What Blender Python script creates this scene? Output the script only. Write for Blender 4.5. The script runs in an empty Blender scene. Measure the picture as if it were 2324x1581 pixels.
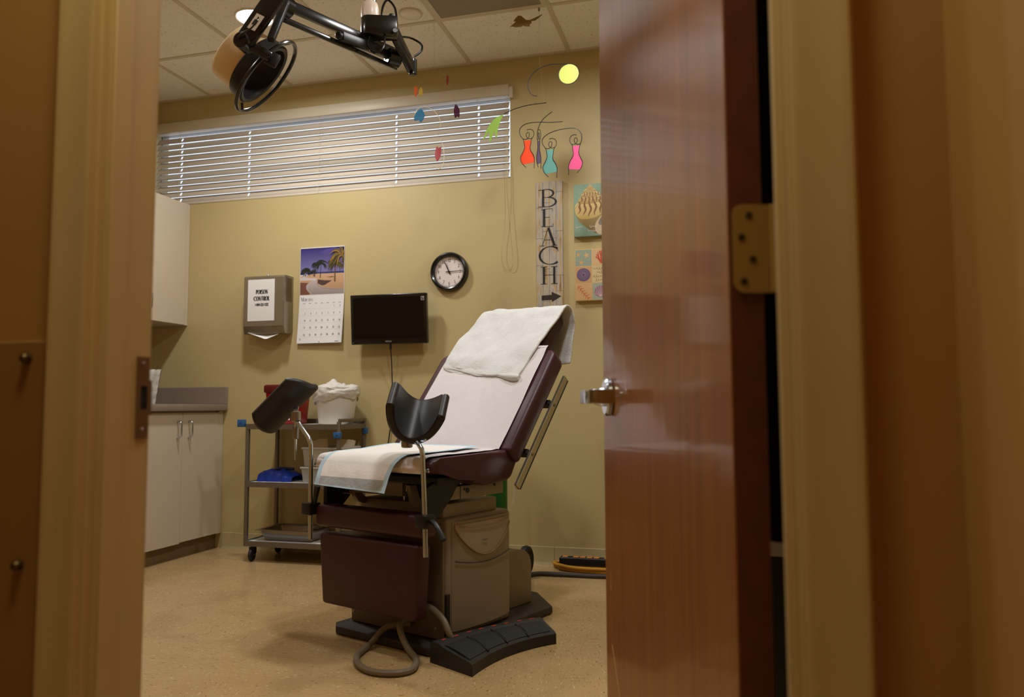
import bpy, bmesh, math, random
from mathutils import Vector, Matrix, noise
random.seed(7)
PI = math.pi
scene = bpy.context.scene
C = scene.collection

# ------------------------------------------------------------------ camera
CAM_H = 0.896
yaw, pitch, roll = math.radians(-15.309), math.radians(4.168), math.radians(-0.235)
fw = Vector((math.sin(yaw) * math.cos(pitch), math.cos(yaw) * math.cos(pitch), math.sin(pitch)))
rt = Vector((math.cos(yaw), -math.sin(yaw), 0))
up = rt.cross(fw)
rt2 = math.cos(roll) * rt + math.sin(roll) * up
up2 = -math.sin(roll) * rt + math.cos(roll) * up
cam_data = bpy.data.cameras.new('camera')
cam = bpy.data.objects.new('camera', cam_data)
C.objects.link(cam)
cam.matrix_world = Matrix(((rt2.x, up2.x, -fw.x, 0), (rt2.y, up2.y, -fw.y, 0), (rt2.z, up2.z, -fw.z, CAM_H), (0, 0, 0, 1)))
cam_data.sensor_width = 36.0
cam_data.lens = 1782.9 / 2324 * 36
cam_data.clip_start = 0.02
cam_data.dof.use_dof = True
cam_data.dof.focus_distance = 3.3
cam_data.dof.aperture_fstop = 3.2
scene.camera = cam

# ------------------------------------------------------------------ world, exposure
world = bpy.data.worlds.new('world')
scene.world = world
world.use_nodes = True
wn = world.node_tree.nodes['Background']
wn.inputs[0].default_value = (0.78, 0.87, 1.0, 1)
wn.inputs[1].default_value = 1.1
vs = scene.view_settings
vs.view_transform = 'Standard'
vs.look = 'None'
vs.gamma = 1.0
vs.use_curve_mapping = False
vs.exposure = 0.18
DOWNLIGHT_W = 25.0
CORRIDOR_W = 11.0
LIGHT_COL = (1.0, 0.995, 0.985)
CORR_COL = (1.0, 0.95, 0.6)

# ------------------------------------------------------------------ helpers
def lin(c):
    c /= 255.0
    return c / 12.92 if c <= 0.04045 else ((c + 0.055) / 1.055) ** 2.4
def rgb(r, g, b): return (lin(r), lin(g), lin(b), 1)

def mat(name, col, rough=0.6, metal=0.0, spec=0.5, vary=0.0, vscale=20.0, bump=0.0, bscale=120.0, coat=0.0, crough=0.1,
        trans=0.0, alpha=1.0, emit=None, estr=0.0, ior=1.45, sheen=0.0, stretch=None, subs=0.0):
    m = bpy.data.materials.new(name)
    m.use_nodes = True
    nt = m.node_tree
    b = nt.nodes['Principled BSDF']
    b.inputs['Base Color'].default_value = col
    b.inputs['Roughness'].default_value = rough
    b.inputs['Metallic'].default_value = metal
    b.inputs['Specular IOR Level'].default_value = spec
    b.inputs['Coat Weight'].default_value = coat
    b.inputs['Coat Roughness'].default_value = crough
    b.inputs['Transmission Weight'].default_value = trans
    b.inputs['Alpha'].default_value = alpha
    b.inputs['IOR'].default_value = ior
    b.inputs['Sheen Weight'].default_value = sheen
    b.inputs['Subsurface Weight'].default_value = subs
    if emit:
        b.inputs['Emission Color'].default_value = emit
        b.inputs['Emission Strength'].default_value = estr
    tc = nt.nodes.new('ShaderNodeTexCoord')
    src = tc.outputs['Object']
    if stretch:
        mp = nt.nodes.new('ShaderNodeMapping')
        mp.inputs['Scale'].default_value = stretch
        nt.links.new(src, mp.inputs['Vector'])
        src = mp.outputs['Vector']
    if vary > 0:
        n = nt.nodes.new('ShaderNodeTexNoise')
        n.inputs['Scale'].default_value = vscale
        n.inputs['Detail'].default_value = 5
        nt.links.new(src, n.inputs['Vector'])
        mr = nt.nodes.new('ShaderNodeMapRange')
        mr.inputs['From Min'].default_value = 0.3
        mr.inputs['From Max'].default_value = 0.7
        mr.inputs['To Min'].default_value = 1 - vary
        mr.inputs['To Max'].default_value = 1 + vary
        nt.links.new(n.outputs['Fac'], mr.inputs['Value'])
        mx = nt.nodes.new('ShaderNodeVectorMath')
        mx.operation = 'SCALE'
        mx.inputs[0].default_value = col[:3]
        nt.links.new(mr.outputs[0], mx.inputs['Scale'])
        nt.links.new(mx.outputs[0], b.inputs['Base Color'])
    if bump > 0:
        n2 = nt.nodes.new('ShaderNodeTexNoise')
        n2.inputs['Scale'].default_value = bscale
        n2.inputs['Detail'].default_value = 4
        nt.links.new(src, n2.inputs['Vector'])
        bp = nt.nodes.new('ShaderNodeBump')
        bp.inputs['Strength'].default_value = bump
        bp.inputs['Distance'].default_value = 0.004
        nt.links.new(n2.outputs['Fac'], bp.inputs['Height'])
        nt.links.new(bp.outputs['Normal'], b.inputs['Normal'])
    return m

def obj(name, bm, m=None, parent=None, smooth=35, loc=None, rot=None):
    bmesh.ops.recalc_face_normals(bm, faces=bm.faces[:])
    me = bpy.data.meshes.new(name)
    bm.to_mesh(me)
    bm.free()
    if smooth:
        for p in me.polygons: p.use_smooth = True
        me.set_sharp_from_angle(angle=math.radians(smooth))
    if m is not None:
        for mm in (m if isinstance(m, (list, tuple)) else [m]): me.materials.append(mm)
    o = bpy.data.objects.new(name, me)
    C.objects.link(o)
    if parent: o.parent = parent
    if loc: o.location = loc
    if rot: o.rotation_euler = rot
    return o

def share(o, parent=None, loc=None, rot=None, name=None):
    c = o.copy()
    C.objects.link(c)
    c.parent = parent if parent else o.parent
    if loc is not None: c.location = loc
    if rot is not None: c.rotation_euler = rot
    return c

def tag(o, label=None, cat=None, group=None, kind=None):
    if label: o['label'] = label
    if cat: o['category'] = cat
    if group: o['group'] = group
    if kind: o['kind'] = kind
    return o

def thing(name, label, cat, loc=(0, 0, 0), rotz=0.0, group=None):
    o = bpy.data.objects.new(name, None)
    o.empty_display_size = 0.1
    C.objects.link(o)
    o.location = loc
    o.rotation_euler = (0, 0, rotz)
    return tag(o, label, cat, group)

def box(bm, x0, x1, y0, y1, z0, z1, M=None):
    vs_ = [bm.verts.new((x, y, z)) for z in (z0, z1) for y in (y0, y1) for x in (x0, x1)]
    if M is not None:
        for v in vs_: v.co = M @ v.co
    for f in ((0, 2, 3, 1), (4, 5, 7, 6), (0, 1, 5, 4), (2, 6, 7, 3), (0, 4, 6, 2), (1, 3, 7, 5)):
        bm.faces.new([vs_[i] for i in f])
    return vs_

def bx(x0, x1, y0, y1, z0, z1, bev=0.0, seg=2, M=None):
    bm = bmesh.new()
    box(bm, x0, x1, y0, y1, z0, z1)
    if bev > 0:
        bmesh.ops.bevel(bm, geom=bm.edges[:], offset=bev, segments=seg, affect='EDGES', profile=0.5)
    if M is not None: bmesh.ops.transform(bm, matrix=M, verts=bm.verts[:])
    return bm

def smooth_path(pts, n=6, closed=False):
    pts = [Vector(p) for p in pts]
    out = []
    N = len(pts)
    rng = range(N if closed else N - 1)
    for i in rng:
        p1, p2 = pts[i], pts[(i + 1) % N]
        p0 = pts[i - 1] if (i > 0 or closed) else p1
        p3 = pts[(i + 2) % N] if (i + 2 < N or closed) else p2
        for k in range(n):
            t = k / n
            out.append(0.5 * ((2 * p1) + (-p0 + p2) * t + (2 * p0 - 5 * p1 + 4 * p2 - p3) * t * t + (-p0 + 3 * p1 - 3 * p2 + p3) * t ** 3))
    if not closed: out.append(pts[-1])
    return out

def tube(bm, pts, r, seg=10, closed=False, flat=None):
    pts = [Vector(p) for p in pts]
    N = len(pts)
    rs = r if isinstance(r, (list, tuple)) else [r] * N
    tans = []
    for i in range(N):
        a = pts[i - 1] if (i > 0 or closed) else pts[i]
        b = pts[(i + 1) % N] if (i < N - 1 or closed) else pts[i]
        t = (b - a)
        tans.append(t.normalized() if t.length > 1e-9 else Vector((0, 0, 1)))
    t0 = tans[0]
    nrm = t0.orthogonal().normalized()
    rings = []
    for i in range(N):
        t = tans[i]
        nrm = (nrm - t * nrm.dot(t))
        nrm = nrm.normalized() if nrm.length > 1e-6 else t.orthogonal().normalized()
        bn = t.cross(nrm)
        rings.append([bm.verts.new(pts[i] + rs[i] * (math.cos(2 * PI * k / seg) * nrm + math.sin(2 * PI * k / seg) * bn)) for k in range(seg)])
    M_ = N if closed else N - 1
    for i in range(M_):
        a, b = rings[i], rings[(i + 1) % N]
        for k in range(seg):
            bm.faces.new((a[k], a[(k + 1) % seg], b[(k + 1) % seg], b[k]))
    if not closed:
        bm.faces.new(rings[0][::-1])
        bm.faces.new(rings[-1])
    return bm

def tb(pts, r, seg=10, sm=0, closed=False):
    bm = bmesh.new()
    if sm: pts = smooth_path(pts, sm, closed)
    return tube(bm, pts, r, seg, closed)

def lathe(prof, seg=24, M=None, closed=False):
    bm = bmesh.new()
    rings = []
    for r, z in prof:
        if r < 1e-6:
            rings.append([bm.verts.new((0, 0, z))])
        else:
            rings.append([bm.verts.new((r * math.cos(2 * PI * k / seg), r * math.sin(2 * PI * k / seg), z)) for k in range(seg)])
    pairs = list(zip(rings[:-1], rings[1:]))
    if closed: pairs.append((rings[-1], rings[0]))
    for a, b in pairs:
        if len(a) == 1 and len(b) == 1: continue
        for k in range(seg):
            k2 = (k + 1) % seg
            if len(a) == 1: bm.faces.new((a[0], b[k2], b[k]))
            elif len(b) == 1: bm.faces.new((a[k], a[k2], b[0]))
            else: bm.faces.new((a[k], a[k2], b[k2], b[k]))
    if M is not None: bmesh.ops.transform(bm, matrix=M, verts=bm.verts[:])
    return bm

def axis_m(p, d):
    """matrix taking +Z at origin to direction d at p"""
    return Matrix.Translation(Vector(p)) @ Vector((0, 0, 1)).rotation_difference(Vector(d).normalized()).to_matrix().to_4x4()

def cyl(p, d, r, length, bev=0.0, seg=20, r2=None):
    r2 = r if r2 is None else r2
    if bev: prof = [(0, 0), (r - bev, 0), (r, bev), (r2, length - bev), (r2 - bev, length), (0, length)]
    else: prof = [(0, 0), (r, 0), (r2, length), (0, length)]
    return lathe(prof, seg, axis_m(p, d))

def prism(poly, h0, h1, f, bev=0.0, seg=2):
    """poly 2-D points extruded h0..h1; f maps (a,b,h) to xyz"""
    bm = bmesh.new()
    a = [bm.verts.new(f(x, y, h0)) for x, y in poly]
    b = [bm.verts.new(f(x, y, h1)) for x, y in poly]
    n = len(poly)
    bm.faces.new(a[::-1]); bm.faces.new(b)
    for i in range(n): bm.faces.new((a[i], a[(i + 1) % n], b[(i + 1) % n], b[i]))
    if bev: bmesh.ops.bevel(bm, geom=bm.edges[:], offset=bev, segments=seg, affect='EDGES', profile=0.5)
    return bm
XY = lambda x, y, h: (x, y, h)
XZ = lambda x, z, h: (x, h, z)
YZ = lambda y, z, h: (h, y, z)

def sheet(fn, nu, nv, thick=0.0):
    """grid surface fn(s,t), s,t in 0..1"""
    bm = bmesh.new()
    g = [[bm.verts.new(fn(i / nu, j / nv)) for i in range(nu + 1)] for j in range(nv + 1)]
    for j in range(nv):
        for i in range(nu):
            bm.faces.new((g[j][i], g[j][i + 1], g[j + 1][i + 1], g[j + 1][i]))
    if thick:
        bmesh.ops.recalc_face_normals(bm, faces=bm.faces[:])
        bmesh.ops.solidify(bm, geom=bm.faces[:], thickness=thick)
    return bm

def lerp(a, b, t): return a + (b - a) * t
def bez(p0, p1, p2, t): return tuple((1 - t) ** 2 * a + 2 * t * (1 - t) * b + t * t * c for a, b, c in zip(p0, p1, p2))
def arc(cx, cy, rx, ry, a0, a1, n=14):
    return [(cx + rx * math.cos(math.radians(lerp(a0, a1, i / n))), cy + ry * math.sin(math.radians(lerp(a0, a1, i / n)))) for i in range(n + 1)]

# flat print: coloured polygons a fraction of a millimetre above a surface
_print_mat = None
def print_mat():
    global _print_mat
    if _print_mat is None:
        m = mat('printed_ink', (1, 1, 1, 1), 0.55)
        nt = m.node_tree
        a = nt.nodes.new('ShaderNodeAttribute')
        a.attribute_name = 'ink'
        nt.links.new(a.outputs['Color'], nt.nodes['Principled BSDF'].inputs['Base Color'])
        _print_mat = m
    return _print_mat

class Print:
    def __init__(self, step=0.00003):
        self.bm = bmesh.new()
        self.lay = self.bm.loops.layers.float_color.new('ink')
        self.d = 0.0002
        self.last = None
        self.step = step
    def poly(self, pts, col, col2=None):
        """polygon in (x, z); colours may be a (bottom, top) gradient"""
        self.d += self.step
        self.last = None
        vs_ = [self.bm.verts.new((x, -self.d, z)) for x, z in pts]
        z0 = min(p[1] for p in pts); z1 = max(p[1] for p in pts)
        f = self.bm.faces.new(vs_)
        f.normal_update()
        for l in f.loops:
            t = (l.vert.co.z - z0) / (z1 - z0 + 1e-9)
            c = col if col2 is None else tuple(lerp(a, b, t) for a, b in zip(col, col2))
            l[self.lay] = c
        return f
    def spoly(self, pts, col, col2=None):
        q_ = smooth_path([(p_[0], p_[1], 0) for p_ in pts], 5, True)
        self.poly([(v_.x, v_.y) for v_ in q_], col, col2)
    def rect(self, x0, x1, z0, z1, col, col2=None): self.poly([(x0, z0), (x1, z0), (x1, z1), (x0, z1)], col, col2)
    def line(self, pts, w, col):
        """stroke; w constant or list of widths"""
        n = len(pts)
        ws = w if isinstance(w, (list, tuple)) else [w] * n
        L, R = [], []
        for i in range(n):
            a = pts[max(0, i - 1)]; b = pts[min(n - 1, i + 1)]
            dx, dz = b[0] - a[0], b[1] - a[1]
            q = math.hypot(dx, dz) or 1
            nx, nz = -dz / q * ws[i] / 2, dx / q * ws[i] / 2
            L.append((pts[i][0] + nx, pts[i][1] + nz)); R.append((pts[i][0] - nx, pts[i][1] - nz))
        self.d += self.step if col != self.last else .000008
        self.last = col
        for i in range(n - 1):
            vs_ = [self.bm.verts.new((x, -self.d, z)) for x, z in (L[i], L[i + 1], R[i + 1], R[i])]
            f = self.bm.faces.new(vs_)
            for l in f.loops: l[self.lay] = col
    def done(self, name, parent, loc=(0, 0, 0), rot=None):
        bm = self.bm
        bmesh.ops.triangulate(bm, faces=[f for f in bm.faces if len(f.verts) > 4])
        me = bpy.data.meshes.new(name)
        bm.to_mesh(me); bm.free()
        me.materials.append(print_mat())
        o = bpy.data.objects.new(name, me)
        C.objects.link(o)
        o.parent = parent
        o.location = loc
        if rot: o.rotation_euler = rot
        return o

def scrawl(P, x, z, L, a, w, col, seed=0):
    rnd = random.Random(seed)
    ph = rnd.uniform(0, 6)
    n = max(12, int(L / .0012))
    pts = []
    for i in range(n + 1):
        t_ = i / n
        k_ = t_ * L / (a * 1.1) * 2 * PI * .55 + ph
        gap = 1.0 if math.sin(t_ * 9 + seed) > -.85 else .25
        pts.append((x + t_ * L + a * .45 * math.cos(k_), z + a * gap * math.sin(k_) * (1 + .5 * math.sin(k_ * .23 + seed))))
    P.line(pts, w, col)

# a small serif stroke alphabet: glyph = (width, [(points, 'k' thick / 'n' thin)], [(x, y, serif length)])
def _glyphs():
    A = arc
    G = {}
    G['I'] = (.36, [([(.18, 0), (.18, 1)], 'k')], [(.18, 0, .3), (.18, 1, .3)])
    G['B'] = (.66, [([(.17, 0), (.17, 1)], 'k'), ([(.17, 1), (.3, 1)] + A(.3, .77, .24, .23, 90, -90) + [(.17, .54)], 'm'), ([(.17, .54), (.32, .54)] + A(.32, .27, .31, .27, 90, -90) + [(.17, 0)], 'm')], [(.12, 0, .24), (.12, 1, .24)])
    G['E'] = (.62, [([(.17, 0), (.17, 1)], 'k'), ([(.17, 1), (.56, 1), (.56, .86)], 'n'), ([(.17, .53), (.44, .53)], 'n'), ([(.17, 0), (.58, 0), (.58, .15)], 'n')], [(.13, 0, .2), (.13, 1, .2)])
    G['A'] = (.8, [([(.1, 0), (.4, 1)], 'n'), ([(.4, 1), (.7, 0)], 'k'), ([(.2, .33), (.6, .33)], 'n')], [(.1, 0, .24), (.7, 0, .26)])
    G['C'] = (.76, [(A(.42, .5, .36, .5, 48, 312, 22), 'c'), ([(.66, .87), (.67, .7)], 'n')], [])
    G['H'] = (.78, [([(.17, 0), (.17, 1)], 'k'), ([(.61, 0), (.61, 1)], 'k'), ([(.17, .52), (.61, .52)], 'n')], [(.17, 0, .28), (.17, 1, .28), (.61, 0, .28), (.61, 1, .28)])
    G['P'] = (.6, [([(.17, 0), (.17, 1)], 'k'), ([(.17, 1), (.3, 1)] + A(.3, .74, .25, .26, 90, -90) + [(.17, .48)], 'm')], [(.17, 0, .3), (.12, 1, .2)])
    G['O'] = (.76, [(A(.38, .5, .31, .5, 90, 450, 26), 'c')], [])
    G['S'] = (.56, [([(.46, .84)] + A(.28, .75, .2, .25, 40, 250, 12) + A(.28, .26, .22, .26, 80, -150, 14), 'm'), ([(.47, .98), (.47, .78)], 'n'), ([(.08, .24), (.08, .02)], 'n')], [])
    G['N'] = (.8, [([(.15, 0), (.15, 1)], 'n'), ([(.15, 1), (.65, 0)], 'k'), ([(.65, 0), (.65, 1)], 'n')], [(.15, 0, .26), (.1, 1, .2), (.65, 1, .26)])
    G['T'] = (.68, [([(.34, 0), (.34, 1)], 'k'), ([(.04, .82), (.05, 1), (.63, 1), (.64, .82)], 'n')], [(.34, 0, .32)])
    G['R'] = (.72, [([(.17, 0), (.17, 1)], 'k'), ([(.17, 1), (.32, 1)] + A(.32, .75, .24, .25, 90, -90) + [(.17, .5)], 'm'), ([(.34, .5), (.6, 0), (.68, 0)], 'k')], [(.17, 0, .3), (.12, 1, .2)])
    G['L'] = (.6, [([(.17, 0), (.17, 1)], 'k'), ([(.17, 0), (.55, 0), (.56, .2)], 'n')], [(.12, 0, .2), (.17, 1, .3)])
    G['G'] = (.78, [(A(.42, .5, .36, .5, 48, 320, 22), 'c'), ([(.68, .0), (.68, .42), (.5, .42)], 'n')], [])
    G['M'] = (.95, [([(.14, 0), (.14, 1)], 'n'), ([(.14, 1), (.46, .05)], 'k'), ([(.46, .05), (.78, 1)], 'n'), ([(.78, 1), (.78, 0)], 'k')], [(.14, 0, .24), (.1, 1, .18), (.82, 1, .18), (.78, 0, .28)])
    G['a'] = (.5, [([(.1, .58)] + A(.24, .5, .14, .17, 120, 0, 8) + [(.38, .06), (.46, .02)], 'm'), (A(.22, .17, .15, .18, 70, 350, 14), 'n')], [])
    G['y'] = (.5, [([(.08, .66), (.26, .04)], 'k'), ([(.44, .66), (.2, -.2), (.08, -.26)], 'n')], [(.08, .66, .18), (.43, .66, .16)])
    G['-'] = (.34, [([(.05, .42), (.29, .42)], 'k')], [])
    G['0'] = (.56, [(A(.28, .5, .2, .5, 90, 450, 22), 'c')], [])
    G['1'] = (.46, [([(.1, .84), (.24, 1), (.24, 0)], 'k')], [(.24, 0, .3)])
    G['2'] = (.54, [([(.07, .72)] + A(.26, .74, .19, .26, 160, -25, 12) + [(.08, .04)], 'm'), ([(.07, .03), (.47, .03), (.48, .18)], 'k')], [])
    G['3'] = (.54, [([(.08, .84)] + A(.26, .77, .17, .23, 140, -80, 12) + A(.25, .28, .21, .28, 85, -150, 14), 'm')], [])
    G['4'] = (.56, [([(.38, 0), (.38, 1)], 'k'), ([(.38, 1), (.05, .3), (.52, .3)], 'n')], [(.38, 0, .24)])
    G['5'] = (.54, [([(.46, 1), (.14, 1), (.11, .56)] + A(.25, .32, .22, .32, 120, -150, 14), 'm')], [])
    G['6'] = (.56, [([(.42, .98), (.2, .75), (.09, .45)] + A(.28, .3, .19, .3, 170, 500, 18), 'm')], [])
    G['7'] = (.52, [([(.06, .82), (.07, .97), (.47, .97), (.2, 0)], 'm')], [])
    G['8'] = (.56, [(A(.28, .76, .17, .24, 90, 450, 18), 'm'), (A(.28, .27, .21, .27, 90, 450, 18), 'm')], [])
    G['9'] = (.56, [(A(.28, .7, .19, .3, -10, 350, 18) + [(.44, .4), (.32, .15), (.13, .02)], 'm')], [])
    return G
GL = _glyphs()
def glyph(P, ch, x, z, h, col, k=0.16, n=0.05, squeeze=1.0, serif=None):
    w, strokes, ser = GL[ch]
    sx = h * squeeze
    for pts, ty in strokes:
        q = [(x + px * sx, z + pz * h) for px, pz in pts]
        if ty == 'c':
            xs = [p[0] for p in pts]
            cxm = (min(xs) + max(xs)) / 2
            half = (max(xs) - min(xs)) / 2
            ws = [lerp(n, k, (abs(p[0] - cxm) / half) ** 1.3) * h for p in pts]
        elif ty == 'm':
            ws = []
            for i in range(len(pts)):
                a = pts[max(0, i - 1)]; b = pts[min(len(pts) - 1, i + 1)]
                dx, dz = abs(b[0] - a[0]), abs(b[1] - a[1])
                ws.append(lerp(n, k, dz / (dx + dz + 1e-9)) * h)
        else:
            ws = (k if ty == 'k' else n) * h
        P.line(q, ws, col)
    st = (serif if serif else n * 1.1) * h
    for px, pz, L in ser:
        zz = z + pz * h + (st / 2 if pz < .3 else -st / 2)
        P.line([(x + (px - L / 2) * sx, zz), (x + (px + L / 2) * sx, zz)], st, col)
    return w * sx
def text(P, s, x, z, h, col, k=0.16, n=0.05, squeeze=1.0, align='c', gap=0.06, serif=None):
    tot = sum((GL[c][0] * squeeze if c != ' ' else .3) * h + gap * h for c in s) - gap * h
    x0 = x - tot / 2 if align == 'c' else x
    for c in s:
        if c == ' ':
            x0 += .3 * h + gap * h; continue
        x0 += glyph(P, c, x0, z, h, col, k, n, squeeze, serif) + gap * h

# ------------------------------------------------------------------ materials
M_wall = mat('wall_paint', rgb(190, 172, 122), 0.5, vary=0.02, vscale=3, bump=0.06, bscale=350)
M_corr = mat('corridor_paint', rgb(176, 132, 72), 0.6, vary=0.02, vscale=4, bump=0.05, bscale=300)
M_trim = mat('trim_paint', rgb(198, 170, 120), 0.42, vary=0.03, vscale=6)
M_base = mat('vinyl_base', rgb(186, 170, 126), 0.45)
M_white = mat('white_paint', rgb(214, 206, 190), 0.5)
M_lam = mat('cream_laminate', rgb(200, 186, 164), 0.4, vary=0.01, vscale=10)
M_counter = mat('taupe_laminate', rgb(140, 125, 112), 0.35, vary=0.05, vscale=200)
M_kick = mat('kick_board', rgb(120, 98, 66), 0.6, vary=0.12, vscale=20)
M_chrome = mat('chrome', rgb(196, 206, 220), 0.18, 1.0)
M_steel = mat('brushed_steel', rgb(150, 142, 130), 0.35, 1.0, vary=0.06, vscale=60)
M_paintsteel = mat('dull_steel', rgb(122, 112, 98), 0.45, 0.6)
M_black = mat('black_plastic', rgb(20, 19, 18), 0.42)
M_blackgloss = mat('black_enamel', rgb(14, 13, 12), 0.22, coat=0.3)
M_rubber = mat('black_rubber', rgb(24, 23, 22), 0.6)
M_maroon = mat('maroon_vinyl', rgb(62, 20, 30), 0.42, vary=0.06, vscale=14, bump=0.12, bscale=260)
M_taupe = mat('taupe_plastic', rgb(142, 126, 110), 0.5, bump=0.03, bscale=600)
M_darkgrey = mat('charcoal_plastic', rgb(50, 45, 40), 0.55, bump=0.1, bscale=500)
M_paper = mat('exam_paper', rgb(214, 206, 206), 0.7, bump=0.35, bscale=28)
M_sheetp = mat('white_sheet', rgb(236, 234, 232), 0.7)
M_cream = mat('cream_enamel', rgb(226, 200, 152), 0.4)
M_creamlight = mat('beige_enamel', rgb(224, 206, 188), 0.35)

def floor_mat():
    m = mat('vinyl_tile', rgb(178, 148, 102), 0.22, spec=0.5)
    nt = m.node_tree
    b = nt.nodes['Principled BSDF']
    g = nt.nodes.new('ShaderNodeNewGeometry')
    oi = nt.nodes.new('ShaderNodeObjectInfo')
    rotv = nt.nodes.new('ShaderNodeVectorRotate')
    rotv.rotation_type = 'Z_AXIS'
    ml = nt.nodes.new('ShaderNodeMath'); ml.operation = 'MULTIPLY'; ml.inputs[1].default_value = 40
    nt.links.new(oi.outputs['Random'], ml.inputs[0])
    rn = nt.nodes.new('ShaderNodeMath'); rn.operation = 'SNAP'; rn.inputs[1].default_value = PI / 2
    nt.links.new(ml.outputs[0], rn.inputs[0])
    nt.links.new(g.outputs['Position'], rotv.inputs['Vector'])
    nt.links.new(rn.outputs[0], rotv.inputs['Angle'])
    mp = nt.nodes.new('ShaderNodeMapping')
    mp.inputs['Scale'].default_value = (38, 120, 40)
    mp.inputs['Rotation'].default_value = (0, 0, 0.5)
    nt.links.new(rotv.outputs[0], mp.inputs['Vector'])
    def chips(scale, lo, hi, seed):
        n = nt.nodes.new('ShaderNodeTexNoise')
        n.noise_dimensions = '4D'
        n.inputs['W'].default_value = seed
        n.inputs['Scale'].default_value = scale
        n.inputs['Detail'].default_value = 3
        nt.links.new(mp.outputs[0], n.inputs['Vector'])
        r = nt.nodes.new('ShaderNodeMapRange')
        r.inputs['From Min'].default_value = lo
        r.inputs['From Max'].default_value = hi
        nt.links.new(n.outputs['Fac'], r.inputs['Value'])
        return r.outputs[0]
    base = nt.nodes.new('ShaderNodeTexNoise'); base.inputs['Scale'].default_value = 7; base.inputs['Detail'].default_value = 6
    nt.links.new(g.outputs['Position'], base.inputs['Vector'])
    cr = nt.nodes.new('ShaderNodeMix'); cr.data_type = 'RGBA'
    cr.inputs[6].default_value = rgb(172, 142, 96); cr.inputs[7].default_value = rgb(192, 163, 116)
    nt.links.new(base.outputs['Fac'], cr.inputs[0])
    m1 = nt.nodes.new('ShaderNodeMix'); m1.data_type = 'RGBA'
    m1.inputs[7].default_value = rgb(216, 194, 152)
    nt.links.new(chips(1.5, .62, .68, 1.0), m1.inputs[0]); nt.links.new(cr.outputs[2], m1.inputs[6])
    m2 = nt.nodes.new('ShaderNodeMix'); m2.data_type = 'RGBA'
    m2.inputs[7].default_value = rgb(132, 98, 60)
    nt.links.new(chips(1.4, .62, .69, 9.0), m2.inputs[0]); nt.links.new(m1.outputs[2], m2.inputs[6])
    nt.links.new(m2.outputs[2], b.inputs['Base Color'])
    n3 = nt.nodes.new('ShaderNodeTexNoise'); n3.inputs['Scale'].default_value = 5; n3.inputs['Detail'].default_value = 5
    nt.links.new(g.outputs['Position'], n3.inputs['Vector'])
    r3 = nt.nodes.new('ShaderNodeMapRange'); r3.inputs['To Min'].default_value = 0.1; r3.inputs['To Max'].default_value = 0.3
    nt.links.new(n3.outputs['Fac'], r3.inputs['Value']); nt.links.new(r3.outputs[0], b.inputs['Roughness'])
    return m
M_floor = floor_mat()

def ceiling_mat():
    m = mat('mineral_tile', rgb(216, 204, 182), 0.9)
    nt = m.node_tree
    b = nt.nodes['Principled BSDF']
    g = nt.nodes.new('ShaderNodeNewGeometry')
    n = nt.nodes.new('ShaderNodeTexNoise'); n.inputs['Scale'].default_value = 105; n.inputs['Detail'].default_value = 3
    nt.links.new(g.outputs['Position'], n.inputs['Vector'])
    r = nt.nodes.new('ShaderNodeMapRange'); r.inputs['From Min'].default_value = .62; r.inputs['From Max'].default_value = .72
    nt.links.new(n.outputs['Fac'], r.inputs['Value'])
    n2 = nt.nodes.new('ShaderNodeTexNoise'); n2.inputs['Scale'].default_value = 9
    nt.links.new(g.outputs['Position'], n2.inputs['Vector'])
    c = nt.nodes.new('ShaderNodeMix'); c.data_type = 'RGBA'
    c.inputs[6].default_value = rgb(236, 233, 226); c.inputs[7].default_value = rgb(242, 239, 233)
    nt.links.new(n2.outputs['Fac'], c.inputs[0])
    mx = nt.nodes.new('ShaderNodeMix'); mx.data_type = 'RGBA'
    mx.inputs[7].default_value = rgb(186, 172, 148)
    nt.links.new(r.outputs[0], mx.inputs[0]); nt.links.new(c.outputs[2], mx.inputs[6])
    nt.links.new(mx.outputs[2], b.inputs['Base Color'])
    bp = nt.nodes.new('ShaderNodeBump'); bp.inputs['Strength'].default_value = .5; bp.inputs['Distance'].default_value = -.003
    nt.links.new(r.outputs[0], bp.inputs['Height']); nt.links.new(bp.outputs['Normal'], b.inputs['Normal'])
    return m
M_ceil = ceiling_mat()

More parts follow.
